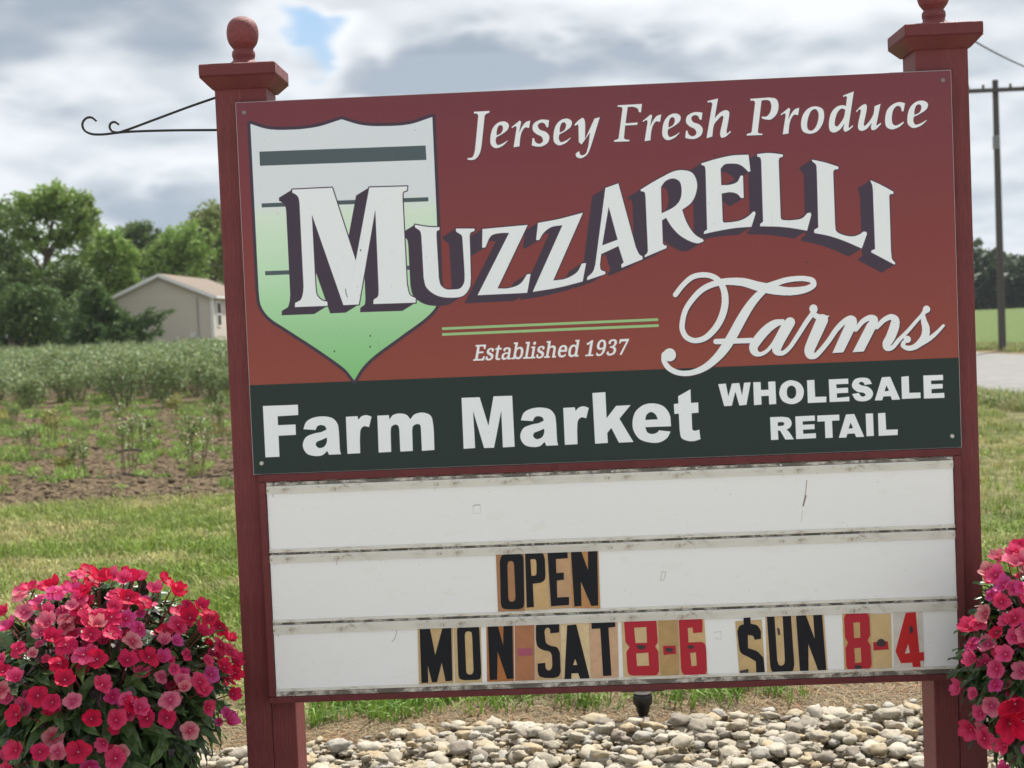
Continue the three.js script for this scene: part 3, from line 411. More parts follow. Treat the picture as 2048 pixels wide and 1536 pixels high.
const EDGE = ground(230, 1012).z;                       // where the mown grass ends and the soil begins
const soilH = (x, z) => { const e = sstep(EDGE + 0.3, EDGE - 0.5, z); return e * (0.035 + 0.045 * fbm2(x * 0.8, z * 0.8, 3) + 0.05 * Math.max(0, fbm2(x * 5.2, z * 5.2, 3)) + 0.02 * Math.abs(n2(x * 13, z * 13))); };
{
    const near = flat(-12.5, 1.5, -26, EDGE + 0.35, 0.006, 300, 380), p = near.attributes.position;
  for (let i = 0; i < p.count; i++) p.setY(i, 0.006 + soilH(p.getX(i) , p.getZ(i)));
  near.computeVertexNormals();
  const far = flat(-40, 2.5, -110, -26, 0.045), left = flat(-40, -12.5, -26, EDGE, 0.02);
  structure('field_soil', mergeGeometries([near, far, left]), mapped(soilTone, 0.5, { bumpMap: repeated(soilBump, 0.8), bumpScale: 0.02 }));
}
// road running away on the right
{
  const nearEdge = ground(2000, 787.5), dir = V(-0.14, 0, -1).normalize(), across = V(1, 0, -0.14).normalize(), farEdge = ground(2004, 708.5), width = farEdge.clone().sub(nearEdge).dot(across);
  const strip = (a, b, y, from, to) => { const q = [[a, from], [b, from], [b, to], [a, to]].map(([s, t]) => nearEdge.clone().addScaledVector(across, s).addScaledVector(dir, t)), g = new THREE.BufferGeometry(); g.setAttribute('position', new THREE.Float32BufferAttribute(q.flatMap((v) => [v.x, y, v.z]), 3)); g.setAttribute('uv', new THREE.Float32BufferAttribute(q.flatMap((v) => [v.x, v.z]), 2)); g.setIndex([0, 1, 2, 0, 2, 3]); g.computeVertexNormals(); return g; };
  structure('road', strip(0, width, 0.012, -60, 420), mapped(roadTone, 0.4, { roughness: 0.85 }));
  structure('road_shoulder', mergeGeometries([strip(-0.7, 0, 0.006, -60, 420), strip(width, width + 3.0, 0.006, -60, 420)]), mapped(strawTone, 0.4));
  structure('crop_field', strip(width + 3, width + 420, 0.05, -60, 420), mapped(cropTone, 0.3));
}
const gravelTone = rgbTexture(512, (u, v) => { const a = tileNoise(u, v, 6, 4, 101), b = tileNoise(u, v, 110, 2, 105), k = 1 + 0.2 * a + 0.5 * b; return [0.40 * k, 0.375 * k, 0.33 * k]; }, true);
structure('gravel_drive', flat(-14, 14, 1.25, 16, 0.008), mapped(gravelTone, 0.8));
const bedZ = (x) => -1.50 - 0.05 * x + 0.03 * Math.sin(x * 3.1 + 1) + 0.10 * sstep(-0.4, -1.0, x);      // back edge of the stones
const BED = { x0: -2.1, x1: 2.3, z1: 1.0 };
structure('straw_bed', flat(BED.x0 - 0.5, BED.x1 + 0.5, -2.7, BED.z1 + 0.3, 0.004), mapped(strawTone, 1.1));
structure('stone_bed_base', flat(BED.x0, BED.x1, -1.32, BED.z1, 0.010), mapped(strawTone, 1.6));

// ---------------------------------------------------------------- river stones
{
  const r = rng(77), shapes = [];
  for (let k = 0; k < 9; k++) {
    let g = new THREE.IcosahedronGeometry(1, 2); g.deleteAttribute('uv'); g.deleteAttribute('normal'); g = mergeVertices(g, 1e-4);
    const p = g.attributes.position, v = V(0, 0, 0);
    for (let i = 0; i < p.count; i++) { v.fromBufferAttribute(p, i); const f = 1 + 0.30 * n3(v.x * 1.0 + k * 7, v.y * 1.0, v.z * 1.0) + 0.13 * n3(v.x * 2.4, v.y * 2.4 + k * 5, v.z * 2.4); p.setXYZ(i, v.x * f, v.y * f * 0.44, v.z * f * 0.76); }
    g.computeVertexNormals(); const uv = new Float32Array(p.count * 2); for (let i = 0; i < p.count; i++) { uv[i * 2] = p.getX(i) * 0.6 + p.getY(i) * 0.3; uv[i * 2 + 1] = p.getZ(i) * 0.6 + p.getY(i) * 0.4; } g.setAttribute('uv', new THREE.BufferAttribute(uv, 2)); shapes.push(g);
  }
  const tones = [[0.42, 0.385, 0.31], [0.46, 0.415, 0.335], [0.38, 0.345, 0.28], [0.44, 0.375, 0.265], [0.44, 0.355, 0.235], [0.34, 0.305, 0.25], [0.405, 0.385, 0.345], [0.28, 0.245, 0.205], [0.48, 0.44, 0.37], [0.45, 0.40, 0.315]];
  const veins = rgbTexture(256, (u, v) => { const a = tileNoise(u, v, 6, 4, 71), b = tileNoise(u, v, 40, 3, 73), k = 0.86 + 0.35 * a + 0.2 * b; return [k, k * 0.99, k * 0.97]; }, true);
  const mats = tones.map((t) => std(...t, 0.75, { map: veins, specularIntensity: 0.4 }));
  const spots = [];
  for (let z = BED.z1 - 0.05; z > -1.7; z -= 0.047) for (let x = BED.x0; x < BED.x1; x += 0.055) {
    const px = x + (r() - 0.5) * 0.06, pz = z + (r() - 0.5) * 0.05;
    if (pz < bedZ(px) + (r() - 0.5) * 0.09) continue;
    spots.push({ px, pz, y: 0.010 + r() * 0.036, s: 0.018 + Math.pow(r(), 2.2) * 0.036, a: r() * 6.283, t: (r() - 0.5) * 0.7, k: Math.floor(r() * 9), m: Math.floor(r() * tones.length) });
  }
  // loose stones that lie on top of the others
  for (let i = 0; i < 170; i++) { const px = lerp(-1.2, 1.9, r()), pz = lerp(-1.5, -0.7, r()); if (pz < bedZ(px) + 0.10) continue; spots.push({ px, pz, y: 0.048 + r() * 0.016, s: 0.022 + r() * 0.024, a: r() * 6.283, t: (r() - 0.5) * 0.8, k: Math.floor(r() * 9), m: Math.floor(r() * tones.length) }); }
  for (let i = 0; i < 5200; i++) { const px = lerp(BED.x0, BED.x1, r()), pz = lerp(-1.7, 0.2, r()); if (pz < bedZ(px) - 0.05 + r() * 0.1) continue; spots.push({ px, pz, y: 0.012 + r() * 0.028, s: 0.007 + r() * 0.010, a: r() * 6.283, t: (r() - 0.5) * 1.2, k: Math.floor(r() * 9), m: Math.floor(r() * tones.length) }); }
  const bed = new THREE.Group(); bed.name = 'stone_bed'; bed.userData.kind = 'structure'; scene.add(bed);
  const place = (o, d) => { o.position.set(d.px, d.y, d.pz); o.rotation.set(d.t, d.a, d.t * 0.6); o.scale.setScalar(d.s); o.updateMatrix(); };
  const seen = (d) => d.pz < -0.62 && d.pz > -1.7 && d.px > -1.25 && d.px < 1.85;
  const shown = spots.filter(seen).sort((a, b) => b.s - a.s).slice(0, 300), set = new Set(shown), rest = spots.filter((d) => !set.has(d));
  for (const d of shown) place(part(numbered('stone'), shapes[d.k], mats[d.m], bed), d);
  const dummy = new THREE.Object3D();
  const white = std(1, 1, 1, 0.75, { map: veins, specularIntensity: 0.4 });
  for (let k = 0; k < 9; k++) {
    const list = rest.filter((d) => d.k === k), im = new THREE.InstancedMesh(shapes[k], white, list.length); im.name = numbered('river_stones');
    list.forEach((d, i) => { place(dummy, d); im.setMatrixAt(i, dummy.matrix); im.setColorAt(i, new THREE.Color().setRGB(...tones[d.m])); });
    im.userData.kind = 'stuff'; im.castShadow = im.receiveShadow = true; bed.add(im);
  }
}

// ---------------------------------------------------------------- grass and straw
function tuft(seed, n, h, spread, w, lean) {
  const f = new Faces(), r = rng(seed);
  for (let i = 0; i < n; i++) {
    const a = r() * 6.283, q = Math.sqrt(r()) * spread, b = V(Math.cos(a) * q, 0, Math.sin(a) * q), d = r() * 6.283, l = lean * (0.3 + r()), hh = h * (0.5 + r() * 0.7), out = V(Math.cos(d) * l, 0, Math.sin(d) * l), s = V(-Math.sin(d + r()), 0, Math.cos(d)).multiplyScalar(w / 2);
    const m = b.clone().addScaledVector(out, hh * 0.35).add(V(0, hh * 0.6, 0)), t = b.clone().addScaledVector(out, hh).add(V(0, hh * Math.sqrt(Math.max(0.1, 1 - l * l * 0.5)), 0)), k = 0.75 + r() * 0.5, c = [k, k, k];
    f.tri(b.clone().sub(s), b.clone().add(s), m.clone().addScaledVector(s, 0.7), c); f.tri(b.clone().sub(s), m.clone().addScaledVector(s, 0.7), m.clone().addScaledVector(s, -0.7), c); f.tri(m.clone().addScaledVector(s, -0.7), m.clone().addScaledVector(s, 0.7), t, c);
  }
  return f.build();
}
function scatter(name, geos, material, spots, label, category) {                 // one mass of ground cover
  const dummy = new THREE.Object3D(), r = rng(spots.length + 3), root = new THREE.Group(); root.name = numbered(name); scene.add(root); tag(root, label, category, null, 'stuff');
  geos.forEach((g, k) => {
    const list = spots.filter((_, i) => i % geos.length === k), im = new THREE.InstancedMesh(g, material, list.length); im.name = numbered(name + '_clumps');
    list.forEach((s, i) => { dummy.position.set(s.x, s.y ?? 0, s.z); dummy.rotation.set(0, r() * 6.283, 0); dummy.scale.set(s.s, s.s * (s.h ?? 1), s.s); dummy.updateMatrix(); im.setMatrixAt(i, dummy.matrix); im.setColorAt(i, new THREE.Color().setRGB(...s.c)); });
    im.castShadow = im.receiveShadow = true; im.userData.kind = 'stuff'; root.add(im);
  });
}
{
  const blade = std(1, 1, 1, 0.7, { ...LEAFY, transmission: 0.35 });
  const geos = [1, 2, 3, 4].map((s) => tuft(s, 12, 0.085, 0.08, 0.0075, 1.05)), r = rng(31), spots = [];
  const nearRoad = ground(2000, 787.5), roadSide = (x, z) => (x - nearRoad.x) + 0.14 * (z - nearRoad.z) + 0.7;
  const lawn = (x0, x1, z0, z1, density) => {
    const n = Math.floor((x1 - x0) * (z1 - z0) * density);
    for (let i = 0; i < n; i++) {
      const x = lerp(x0, x1, r()), z = lerp(z0, z1, r());
      const inBed = x > BED.x0 - 0.1 && x < BED.x1 + 0.1 && z > bedZ(x) - 0.36 - 0.16 * n2(x * 3, 1) - 0.75 * sstep(-0.35, 0.35, x) * (0.7 + 0.3 * n2(x * 5, z * 5)) && z < BED.z1 + 0.1;
      if (inBed || roadSide(x, z) > 0) continue;
      const patch = fbm2(x * 0.55 + 3, z * 0.9, 3) + 0.25 * n2(x * 4, z * 4), dry = sstep(-0.05, 0.42, patch), band = sstep(EDGE + 2.2, EDGE + 0.5, z) * 0.5, d = clamp(dry + band * r(), 0, 1);
      if (r() < 0.18 * d || (z > -2.9 && n2(x * 3.3, z * 3.3) + 0.5 * n2(x * 9, z * 9) < 0.05)) continue;
      const k = 0.6 + r() * 0.75, c = [lerp(0.235, 0.48, d) * k, lerp(0.325, 0.445, d) * k, lerp(0.062, 0.205, d) * k];
      spots.push({ x, z, s: 0.75 + r() * 0.6, h: (0.75 + 0.5 * r() - 0.25 * d) * (z > -2.9 ? 0.45 + r() * 0.4 : 1), c });
    }
  };
  lawn(-6.5, -0.3, EDGE - 0.15, -1.5, 230); lawn(-0.3, 3.2, -6, -1.5, 170); lawn(-0.3, 9.5, EDGE - 1, -6, 60); lawn(1.2, 11, -24, EDGE - 1, 60); lawn(2.3, 6, -6, 1, 80); lawn(-6, -2.1, -1.5, 1.2, 120);
  { const dir = V(-0.14, 0, -1).normalize(), across = V(1, 0, -0.14).normalize(); for (let i = 0; i < 9000; i++) { const t = lerp(-14, 30, r()), far = r() < 0.4, a = far ? 8.6 + r() * 2.6 + Math.sin(t * 2) * 0.3 : -0.95 + Math.pow(r(), 2) * 0.6 * (r() < 0.5 ? -1 : 1), p = nearRoad.clone().addScaledVector(across, a).addScaledVector(dir, t), k = 0.6 + r() * 0.7; spots.push({ x: p.x, z: p.z, s: 1.3 + r() * 1.6, h: 0.9, c: r() < 0.5 ? [0.34 * k, 0.33 * k, 0.15 * k] : [0.22 * k, 0.30 * k, 0.08 * k] }); } }
  scatter('lawn_grass', geos, blade, spots, 'short mown green and straw coloured grass behind the sign', 'grass');
  // dead straw and pine litter along the stones
  const sg = [5, 6, 7].map((s) => tuft(s, 12, 0.07, 0.07, 0.0038, 1.9)), st = [];
  for (let i = 0; i < 7500; i++) { const x = lerp(-2.4, 2.6, r()), z = bedZ(x) - 0.02 - Math.pow(r(), 1.2) * (0.36 + 0.8 * sstep(-0.35, 0.35, x)), k = 0.7 + r() * 0.7, o = r(); st.push({ x, z, y: 0.004, s: 0.5 + r() * 0.7, h: 0.45, c: o < 0.2 ? [0.30 * k, 0.15 * k, 0.06 * k] : [0.30 * k, 0.235 * k, 0.135 * k] }); }
  for (let i = 0; i < 900; i++) { const x = lerp(-2.0, 2.2, r()), z = lerp(-1.3, 0.9, r()), k = 0.6 + r() * 0.7; st.push({ x, z, y: 0.02, s: 0.4 + r() * 0.4, h: 0.4, c: [0.28 * k, 0.22 * k, 0.12 * k] }); }
  scatter('dry_straw', sg, blade, st, 'dry tan straw and dead grass beside the river stones', 'straw');
  // taller green weeds behind the straw
  const wg = [8, 9].map((s) => tuft(s, 14, 0.15, 0.09, 0.009, 0.9)), ws = [];
  for (let i = 0; i < 150; i++) { const x = lerp(-1.15, 0.9, Math.pow(r(), 1.3)), z = bedZ(x) - 0.24 - r() * 0.6, k = 0.8 + r() * 0.5; ws.push({ x, z, s: 0.5 + r() * 0.6, c: [0.17 * k, 0.29 * k, 0.05 * k] }); }
  scatter('grass_weeds', wg, blade, ws, 'bright green weedy grass seen under the letter board', 'grass');
  // low weeds over the soil of the field
  const fw = new Faces(), fr = rng(19);
  for (let i = 0; i < 46; i++) { const a = fr() * 6.283, q = Math.sqrt(fr()) * 0.13, b = V(Math.cos(a) * q, fr() * 0.09 * (1 - q * 4), Math.sin(a) * q), d = randDir(fr); d.y = Math.abs(d.y) * 0.7 + 0.15; d.normalize(); const { s, u } = frame(d, fr() * 6); const k = 0.75 + fr() * 0.5; fw.leaf(b, d, s, u, 0.05 + fr() * 0.05, 0.02 + fr() * 0.014, [k, k, k]); }
  const weeds = [], wf = fw.build();
  for (let i = 0; i < 26000 && weeds.length < 2300; i++) {
    const z = lerp(EDGE - 0.3, -33, Math.pow(r(), 0.8)), x = lerp(-13.5, 1, r()), rowp = Math.abs(((z + 3.6) / 2.35 % 1) + 0.5), n = fbm2(x * 0.7 + 9, z * 0.8, 3) + 0.3 * n2(x * 3, z * 3) + (rowp < 0.28 ? 0.16 : -0.06);
    if (n < 0.13 || r() > sstep(-34, -14, z) * 0.75 + 0.25) continue;
    const k = 0.7 + r() * 0.6, y = r() < 0.06; weeds.push({ x, z, y: soilH(x, z), s: 0.35 + r() * 0.75, h: 0.7 + r() * 0.9, c: y ? [0.38 * k, 0.38 * k, 0.11 * k] : [0.30 * k, 0.42 * k, 0.12 * k] });
  }
  scatter('field_weeds', [wf, tuft(12, 12, 0.13, 0.07, 0.008, 0.8)], blade, weeds, 'scattered bright green weeds over the bare brown soil', 'weeds');
  // clods of earth
  const cg = new THREE.IcosahedronGeometry(1, 0), clods = []; { const n = cg.attributes.position.count; cg.setAttribute('color', new THREE.Float32BufferAttribute(new Float32Array(n * 3).fill(1), 3)); }
  for (let i = 0; i < 24000; i++) { const z = lerp(EDGE - 0.2, -26, Math.pow(r(), 1.4)), x = lerp(-10.5, -1.5, r()), s = 0.009 + Math.pow(r(), 3) * 0.042, k = 0.6 + r() * 0.75; clods.push({ x, z, y: 0.006 + soilH(x, z), s, h: 0.6, c: [0.145 * k, 0.110 * k, 0.072 * k] }); }
  scatter('soil_clods', [cg], std(1, 1, 1, 0.95, { specularIntensity: 0.2 }), clods, 'crumbled brown clods of tilled soil', 'soil');
}

// ---------------------------------------------------------------- berry bushes of the field
const bark = std(0.13, 0.095, 0.07, 0.9), paleBark = std(0.24, 0.17, 0.12, 0.9), leafMat = std(1, 1, 1, 0.5, { ...LEAFY, transmission: 0.38, specularIntensity: 0.6 });
function bush(seed, h, w, stems, leaves, tone, leafLen, bare) {
  const r = rng(seed), wood = [], f = new Faces(), tips = [];
  for (let i = 0; i < stems; i++) {
    const a = i / stems * 6.283 + r(), o = (0.25 + 0.75 * r()) * w / 2, b = V(Math.cos(a) * 0.06, 0, Math.sin(a) * 0.06), t = V(Math.cos(a) * o, h * (0.72 + r() * 0.33), Math.sin(a) * o), m = b.clone().lerp(t, 0.5).add(V((r() - 0.5) * 0.1, 0.06, (r() - 0.5) * 0.1)), rad = 0.006 * h + 0.004;
    wood.push(limb(b, m, rad, rad * 0.75, 5), limb(m, t, rad * 0.75, rad * 0.3, 4)); tips.push([b, m, t]);
    for (let j = 0; j < 3; j++) { const k = 0.35 + r() * 0.6, s = k < 0.5 ? b.clone().lerp(m, k * 2) : m.clone().lerp(t, k * 2 - 1), e = s.clone().add(V((r() - 0.5) * w * 0.5, h * (0.08 + r() * 0.22), (r() - 0.5) * w * 0.5)); wood.push(limb(s, e, rad * 0.5, rad * 0.25, 4)); tips.push([s, s.clone().lerp(e, 0.5), e]); }
  }
  for (let i = 0; i < leaves; i++) {
    const [b, m, t] = tips[Math.floor(r() * tips.length)], k = Math.pow(r(), bare ? 0.55 : 0.95), c = k < 0.5 ? b.clone().lerp(m, k * 2) : m.clone().lerp(t, k * 2 - 1);
    if (c.y < h * (bare ? 0.22 : 0.03)) continue;
    const spread = bare ? 0.035 : 0.14; c.add(V((r() - 0.5) * spread * 2, (r() - 0.5) * spread, (r() - 0.5) * spread * 2));
    const d = randDir(r); d.y = d.y * 0.7 + 0.25; d.normalize(); const { s, u } = frame(d, r() * 6.283), y = r() < 0.07;
    f.leaf(c, d, s, u, leafLen * (0.7 + r() * 0.6), leafLen * 0.42 * (0.8 + r() * 0.4), vary(y ? [tone[0] * 1.6, tone[1] * 1.35, tone[2] * 1.1] : tone, r, 0.42));
  }
  return { wood: mergeGeometries(wood), foliage: f.build() };
}
{
  const r = rng(91), protos = [];
  for (let k = 0; k < 5; k++) protos.push(bush(200 + k, 0.93, 1.15, 9, 2000, [0.29, 0.375, 0.175], 0.075, false));
  const first = protos.map(() => null), group = 'berry bushes in dense rows across the field', label = 'leafy grey green berry bush in the dense rows behind the bare soil';
  const z0 = ground(200, 822).z, farSpots = [];
  const put = (x, z, k, s, turn) => {
    let o = first[k];
    if (!o) { o = thing('berry_bush', label, 'bush', null, group); part('foliage', protos[k].foliage, leafMat, o); part('stems', protos[k].wood, bark, o); first[k] = o; }
    else { o = o.clone(); o.name = numbered('berry_bush'); scene.add(o); }
    o.position.set(x, 0.03, z); o.rotation.y = turn; o.scale.set(s, s * (0.92 + r() * 0.16), s);
  };
  let count = 0;
  for (let row = 0; row < 26; row++) {
    const z = z0 - row * 2.1, d = CAMZ - z, xl = -0.13 - d * 0.375 - 1.2, xr = -0.13 - d * 0.185 + 1.2;
    for (let x = Math.min(xl, -12.5); x < 2 - row * 0.12; x += 0.98) {
      const px = x + (r() - 0.5) * 0.3, pz = z + (r() - 0.5) * (row ? 0.8 : 1.6), s = 0.82 + r() * 0.36, turn = r() * 6.283, k = Math.floor(r() * 5);
      if (row === 0 && r() < 0.14) continue;
      if (px > xl && px < xr && row < 9) { put(px, pz, k, s, turn); count++; } else farSpots.push({ px, pz, s, turn, k });
    }
  }
  const root = new THREE.Group(); root.name = 'far_bushes'; scene.add(root); tag(root, 'far rows of grey green berry bushes merging into one hedge', 'bushes', null, 'stuff');
  const dummy = new THREE.Object3D();
  for (let k = 0; k < 5; k++) { const list = farSpots.filter((s) => s.k === k), im = new THREE.InstancedMesh(protos[k].foliage, leafMat, list.length); im.name = numbered('far_bush_rows'); list.forEach((s, i) => { dummy.position.set(s.px, 0.03, s.pz); dummy.rotation.set(0, s.turn, 0); dummy.scale.setScalar(s.s); dummy.updateMatrix(); im.setMatrixAt(i, dummy.matrix); }); im.userData.kind = 'stuff'; im.castShadow = im.receiveShadow = true; root.add(im); }
  // young plants standing singly in the soil
  const young = [[162, 964, 0.42, 'short bushy young berry plant with pale green tips beside the drip line'], [258, 960, 0.72, 'tall sparse young berry plant with bare forked stems above the drip line'], [393, 957, 0.66, 'thin many stemmed young berry plant beside the red post'], [133, 966, 0.26, 'tiny yellowish berry seedling next to the short bushy one'], [106, 898, 0.52, 'slender young berry plant with yellow leaves at its top'], [59, 912, 0.3, 'small round young berry plant alone in the weeds'], [290, 905, 0.42, 'leafy young berry plant behind the black hoop of pipe'], [440, 880, 0.55, 'upright young berry plant in front of the hedge'], [352, 850, 0.5, 'young berry plant with yellow green leaves below the hedge gap'], [190, 868, 0.34, 'low young berry plant among the green weeds'], [30, 858, 0.4, 'low spreading young berry plant at the foot of the hedge']];
  young.forEach(([px, py, h, lab], i) => {
    const p = ground(px, py), b = bush(400 + i, h, h * (i === 0 ? 0.45 : 0.62), 4 + (i % 3), Math.floor(150 + h * 420), i === 4 || i === 8 || i === 3 ? [0.36, 0.38, 0.12] : [0.26, 0.34, 0.13], 0.05, true), o = thing('young_berry_plant', lab, 'plant', V(p.x, soilH(p.x, p.z) - 0.01, p.z), 'young berry plants on the soil');
    part('foliage', b.foliage, leafMat, o); part('stems', b.wood, paleBark, o);
  });
  // drip line and a loose hoop of black pipe
  const pipe = std(0.016, 0.016, 0.017, 0.45), q = [[60, 968], [150, 969], [215, 968], [262, 968], [300, 967], [360, 966], [430, 963], [560, 955]].map(([x, y], i) => { const p = ground(x, y); return V(p.x, soilH(p.x, p.z) + 0.012 + (i % 2) * 0.008, p.z); });
  const drip = part(numbered('drip_line'), tube(q, 0.009, 80, 6), pipe, scene); tag(drip, 'long black drip irrigation line lying along the young plants', 'pipe');
  const h0 = ground(213, 926), h1 = ground(313, 924), mid = h0.clone().lerp(h1, 0.5);
  const hoop = part(numbered('pipe_hoop'), tube([V(h0.x, 0.03, h0.z), h0.clone().lerp(mid, 0.5).add(V(0, 0.13, 0)), mid.clone().add(V(0, 0.155, 0)), h1.clone().lerp(mid, 0.5).add(V(0, 0.135, 0)), V(h1.x, 0.06, h1.z)], 0.014, 40, 8), pipe, scene); tag(hoop, 'loose black pipe arching off the soil behind a sparse plant', 'pipe');
}

// ---------------------------------------------------------------- trees
const treeLeaf = std(1, 1, 1, 0.6, { ...LEAFY, transmission: 0.5 });
// lobes: [x, y, z, radius x, radius y, leaves]; coordinates in metres from the tree's foot
function tree(name, label, foot, height, trunkR, lobes, tone, leaf, seed, group) {
  const r = rng(seed), o = thing(name, label, 'tree', foot, group), wood = [], top = V((r() - 0.5) * height * 0.06, height * 0.62, 0), f = new Faces();
  const knee = V((r() - 0.5) * 0.5, height * 0.3, (r() - 0.5) * 0.4);
  wood.push(limb(V(0, -0.2, 0), knee, trunkR, trunkR * 0.75, 9), limb(knee, top, trunkR * 0.75, trunkR * 0.3, 8));
  for (const [x, y, z, rx, ry, n0] of lobes) {
    const n = Math.round(n0 * 2.0);
    const c = V(x, y, z), k0 = clamp(y / height * 0.75, 0.12, 0.6), s = k0 < 0.3 ? V(0, 0, 0).lerp(knee, k0 / 0.3) : knee.clone().lerp(top, (k0 - 0.3) / 0.35);
    wood.push(limb(s, s.clone().lerp(c, 0.55).add(V(0, 0.2, 0)), trunkR * 0.4, trunkR * 0.22, 6), limb(s.clone().lerp(c, 0.55).add(V(0, 0.2, 0)), c, trunkR * 0.22, trunkR * 0.08, 5));
    const clumps = Math.max(5, Math.round(n / 34)), centres = [];
    for (let i = 0; i < clumps; i++) { const d = randDir(r), q = (0.3 + 0.85 * Math.pow(r(), 0.6)) * (0.85 + 0.35 * r()); centres.push(V(c.x + d.x * rx * q, c.y + d.y * ry * q, c.z + d.z * rx * q)); if (i < 7) wood.push(limb(c, centres[i], trunkR * 0.08, trunkR * 0.025, 4)); }
    for (let i = 0; i < n; i++) {
      const cc = centres[Math.floor(r() * clumps)], d = randDir(r), q = Math.pow(r(), 0.6) * Math.min(rx, ry) * (0.3 + 0.3 * r()), p = cc.clone().addScaledVector(d, q); p.y += -0.25 * q;
      const e = randDir(r); e.y = e.y * 0.6 - 0.15; e.normalize(); const { s: sd, u } = frame(e, r() * 6.283), l = leaf * (0.6 + r() * 0.8);
      f.leaf(p, e, sd, u, l, l * (0.45 + r() * 0.3), vary(tone, r, 0.3));
    }
  }
  part('crown', f.build(), treeLeaf, o); part('trunk', mergeGeometries(wood), bark, o);
  return o;
}
const foot = (px, depth) => { const p = at(px, 660, depth); return V(p.x, 0, p.z); };
const lobesOf = (px, depth, list) => { const f = foot(px, depth); return list.map(([x, y, rx, ry, n]) => { const p = at(x, y, depth); return [p.x - f.x, p.y, 0, rx * depth / FOCAL, ry * depth / FOCAL, n]; }); };
{
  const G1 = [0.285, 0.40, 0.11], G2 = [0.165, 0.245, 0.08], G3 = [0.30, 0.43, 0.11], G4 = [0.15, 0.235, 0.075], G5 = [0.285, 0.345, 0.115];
  tree('locust_tree', 'tall airy tree with sky showing through its crown, highest of the trees', foot(92, 92), 11.5, 0.26, lobesOf(92, 92, [[60, 420, 48, 32, 900], [125, 405, 50, 34, 1000], [165, 440, 32, 36, 600], [100, 478, 60, 22, 300], [40, 480, 36, 30, 360], [150, 500, 40, 24, 260], [75, 535, 44, 20, 220], [120, 395, 22, 22, 240], [180, 410, 14, 20, 120], [30, 430, 30, 24, 360], [140, 460, 40, 26, 500]]), G1, 0.30, 501, 'trees beside the house');
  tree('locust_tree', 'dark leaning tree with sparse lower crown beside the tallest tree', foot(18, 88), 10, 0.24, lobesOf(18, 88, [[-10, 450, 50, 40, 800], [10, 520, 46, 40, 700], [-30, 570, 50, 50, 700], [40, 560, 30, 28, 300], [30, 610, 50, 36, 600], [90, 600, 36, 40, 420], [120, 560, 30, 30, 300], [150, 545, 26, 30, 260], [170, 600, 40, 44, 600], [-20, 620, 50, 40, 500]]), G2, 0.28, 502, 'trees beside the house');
  tree('maple_tree', 'bright green rounded tree between the tallest tree and the house', foot(222, 98), 7.6, 0.2, lobesOf(222, 98, [[215, 490, 30, 30, 700], [235, 520, 34, 36, 900], [200, 530, 30, 36, 700], [215, 570, 40, 36, 700], [255, 555, 22, 30, 420], [180, 570, 34, 40, 600]]), G3, 0.26, 503, 'trees beside the house');
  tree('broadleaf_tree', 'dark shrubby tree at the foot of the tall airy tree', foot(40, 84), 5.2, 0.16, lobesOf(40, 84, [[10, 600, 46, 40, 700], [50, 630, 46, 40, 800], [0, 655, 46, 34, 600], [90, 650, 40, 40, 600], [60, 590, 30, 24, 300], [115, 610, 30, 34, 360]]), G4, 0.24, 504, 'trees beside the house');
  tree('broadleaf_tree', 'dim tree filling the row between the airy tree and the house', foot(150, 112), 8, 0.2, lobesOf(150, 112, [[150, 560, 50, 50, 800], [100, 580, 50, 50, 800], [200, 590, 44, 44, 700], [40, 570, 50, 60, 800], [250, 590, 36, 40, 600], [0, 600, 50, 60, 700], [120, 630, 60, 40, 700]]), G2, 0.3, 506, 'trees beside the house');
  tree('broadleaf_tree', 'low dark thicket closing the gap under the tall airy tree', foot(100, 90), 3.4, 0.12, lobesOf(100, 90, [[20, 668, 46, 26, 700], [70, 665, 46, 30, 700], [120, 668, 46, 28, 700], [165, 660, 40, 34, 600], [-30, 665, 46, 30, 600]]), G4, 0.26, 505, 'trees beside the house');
  const behind = [['olive green tree at the right end of the row behind the house roof', 430, 122, [[430, 450, 40, 36, 900], [455, 480, 40, 40, 800], [410, 490, 40, 40, 800], [440, 530, 44, 30, 700], [400, 530, 36, 30, 500], [395, 465, 30, 26, 500], [425, 425, 26, 18, 300]], [0.28, 0.335, 0.11]],
    ['light green leafy tree behind the ridge of the house roof', 360, 116, [[350, 490, 34, 30, 700], [375, 470, 32, 30, 700], [340, 520, 40, 26, 700], [385, 515, 36, 30, 700], [365, 540, 40, 20, 500], [330, 500, 30, 30, 600], [320, 530, 40, 24, 600], [400, 500, 30, 34, 500]], G3],
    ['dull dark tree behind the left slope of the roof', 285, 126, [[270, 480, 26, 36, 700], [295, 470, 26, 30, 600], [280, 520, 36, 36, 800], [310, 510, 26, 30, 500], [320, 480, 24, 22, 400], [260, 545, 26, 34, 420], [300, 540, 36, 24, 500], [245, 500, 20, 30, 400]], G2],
    ['tall tree hidden mostly behind the red sign post', 500, 130, [[490, 440, 50, 40, 900], [520, 490, 60, 50, 1100], [470, 500, 44, 44, 800], [500, 550, 60, 34, 900]], G5]];
  behind.forEach(([lab, px, d, l, tone], i) => tree('broadleaf_tree', lab, foot(px, d), 9, 0.22, lobesOf(px, d, l), tone, 0.30, 520 + i, 'trees behind the house'));
  // spreading conifer before the house
  const d = 80, base = foot(222, d), o = thing('conifer_tree', 'dark green spreading conifer with drooping layered branches in front of the house', 'tree', base), r = rng(600), dx0 = (188 - 222) * d / FOCAL, topY0 = at(188, 572, d).y, wood = [limb(V(0, -0.1, 0), V(dx0, topY0, 0), 0.16, 0.02, 8)], f = new Faces(), kpx = d / FOCAL;
  const topY = at(188, 575, d).y, dx = (px) => (px - 222) * kpx;
  const boughs = [];
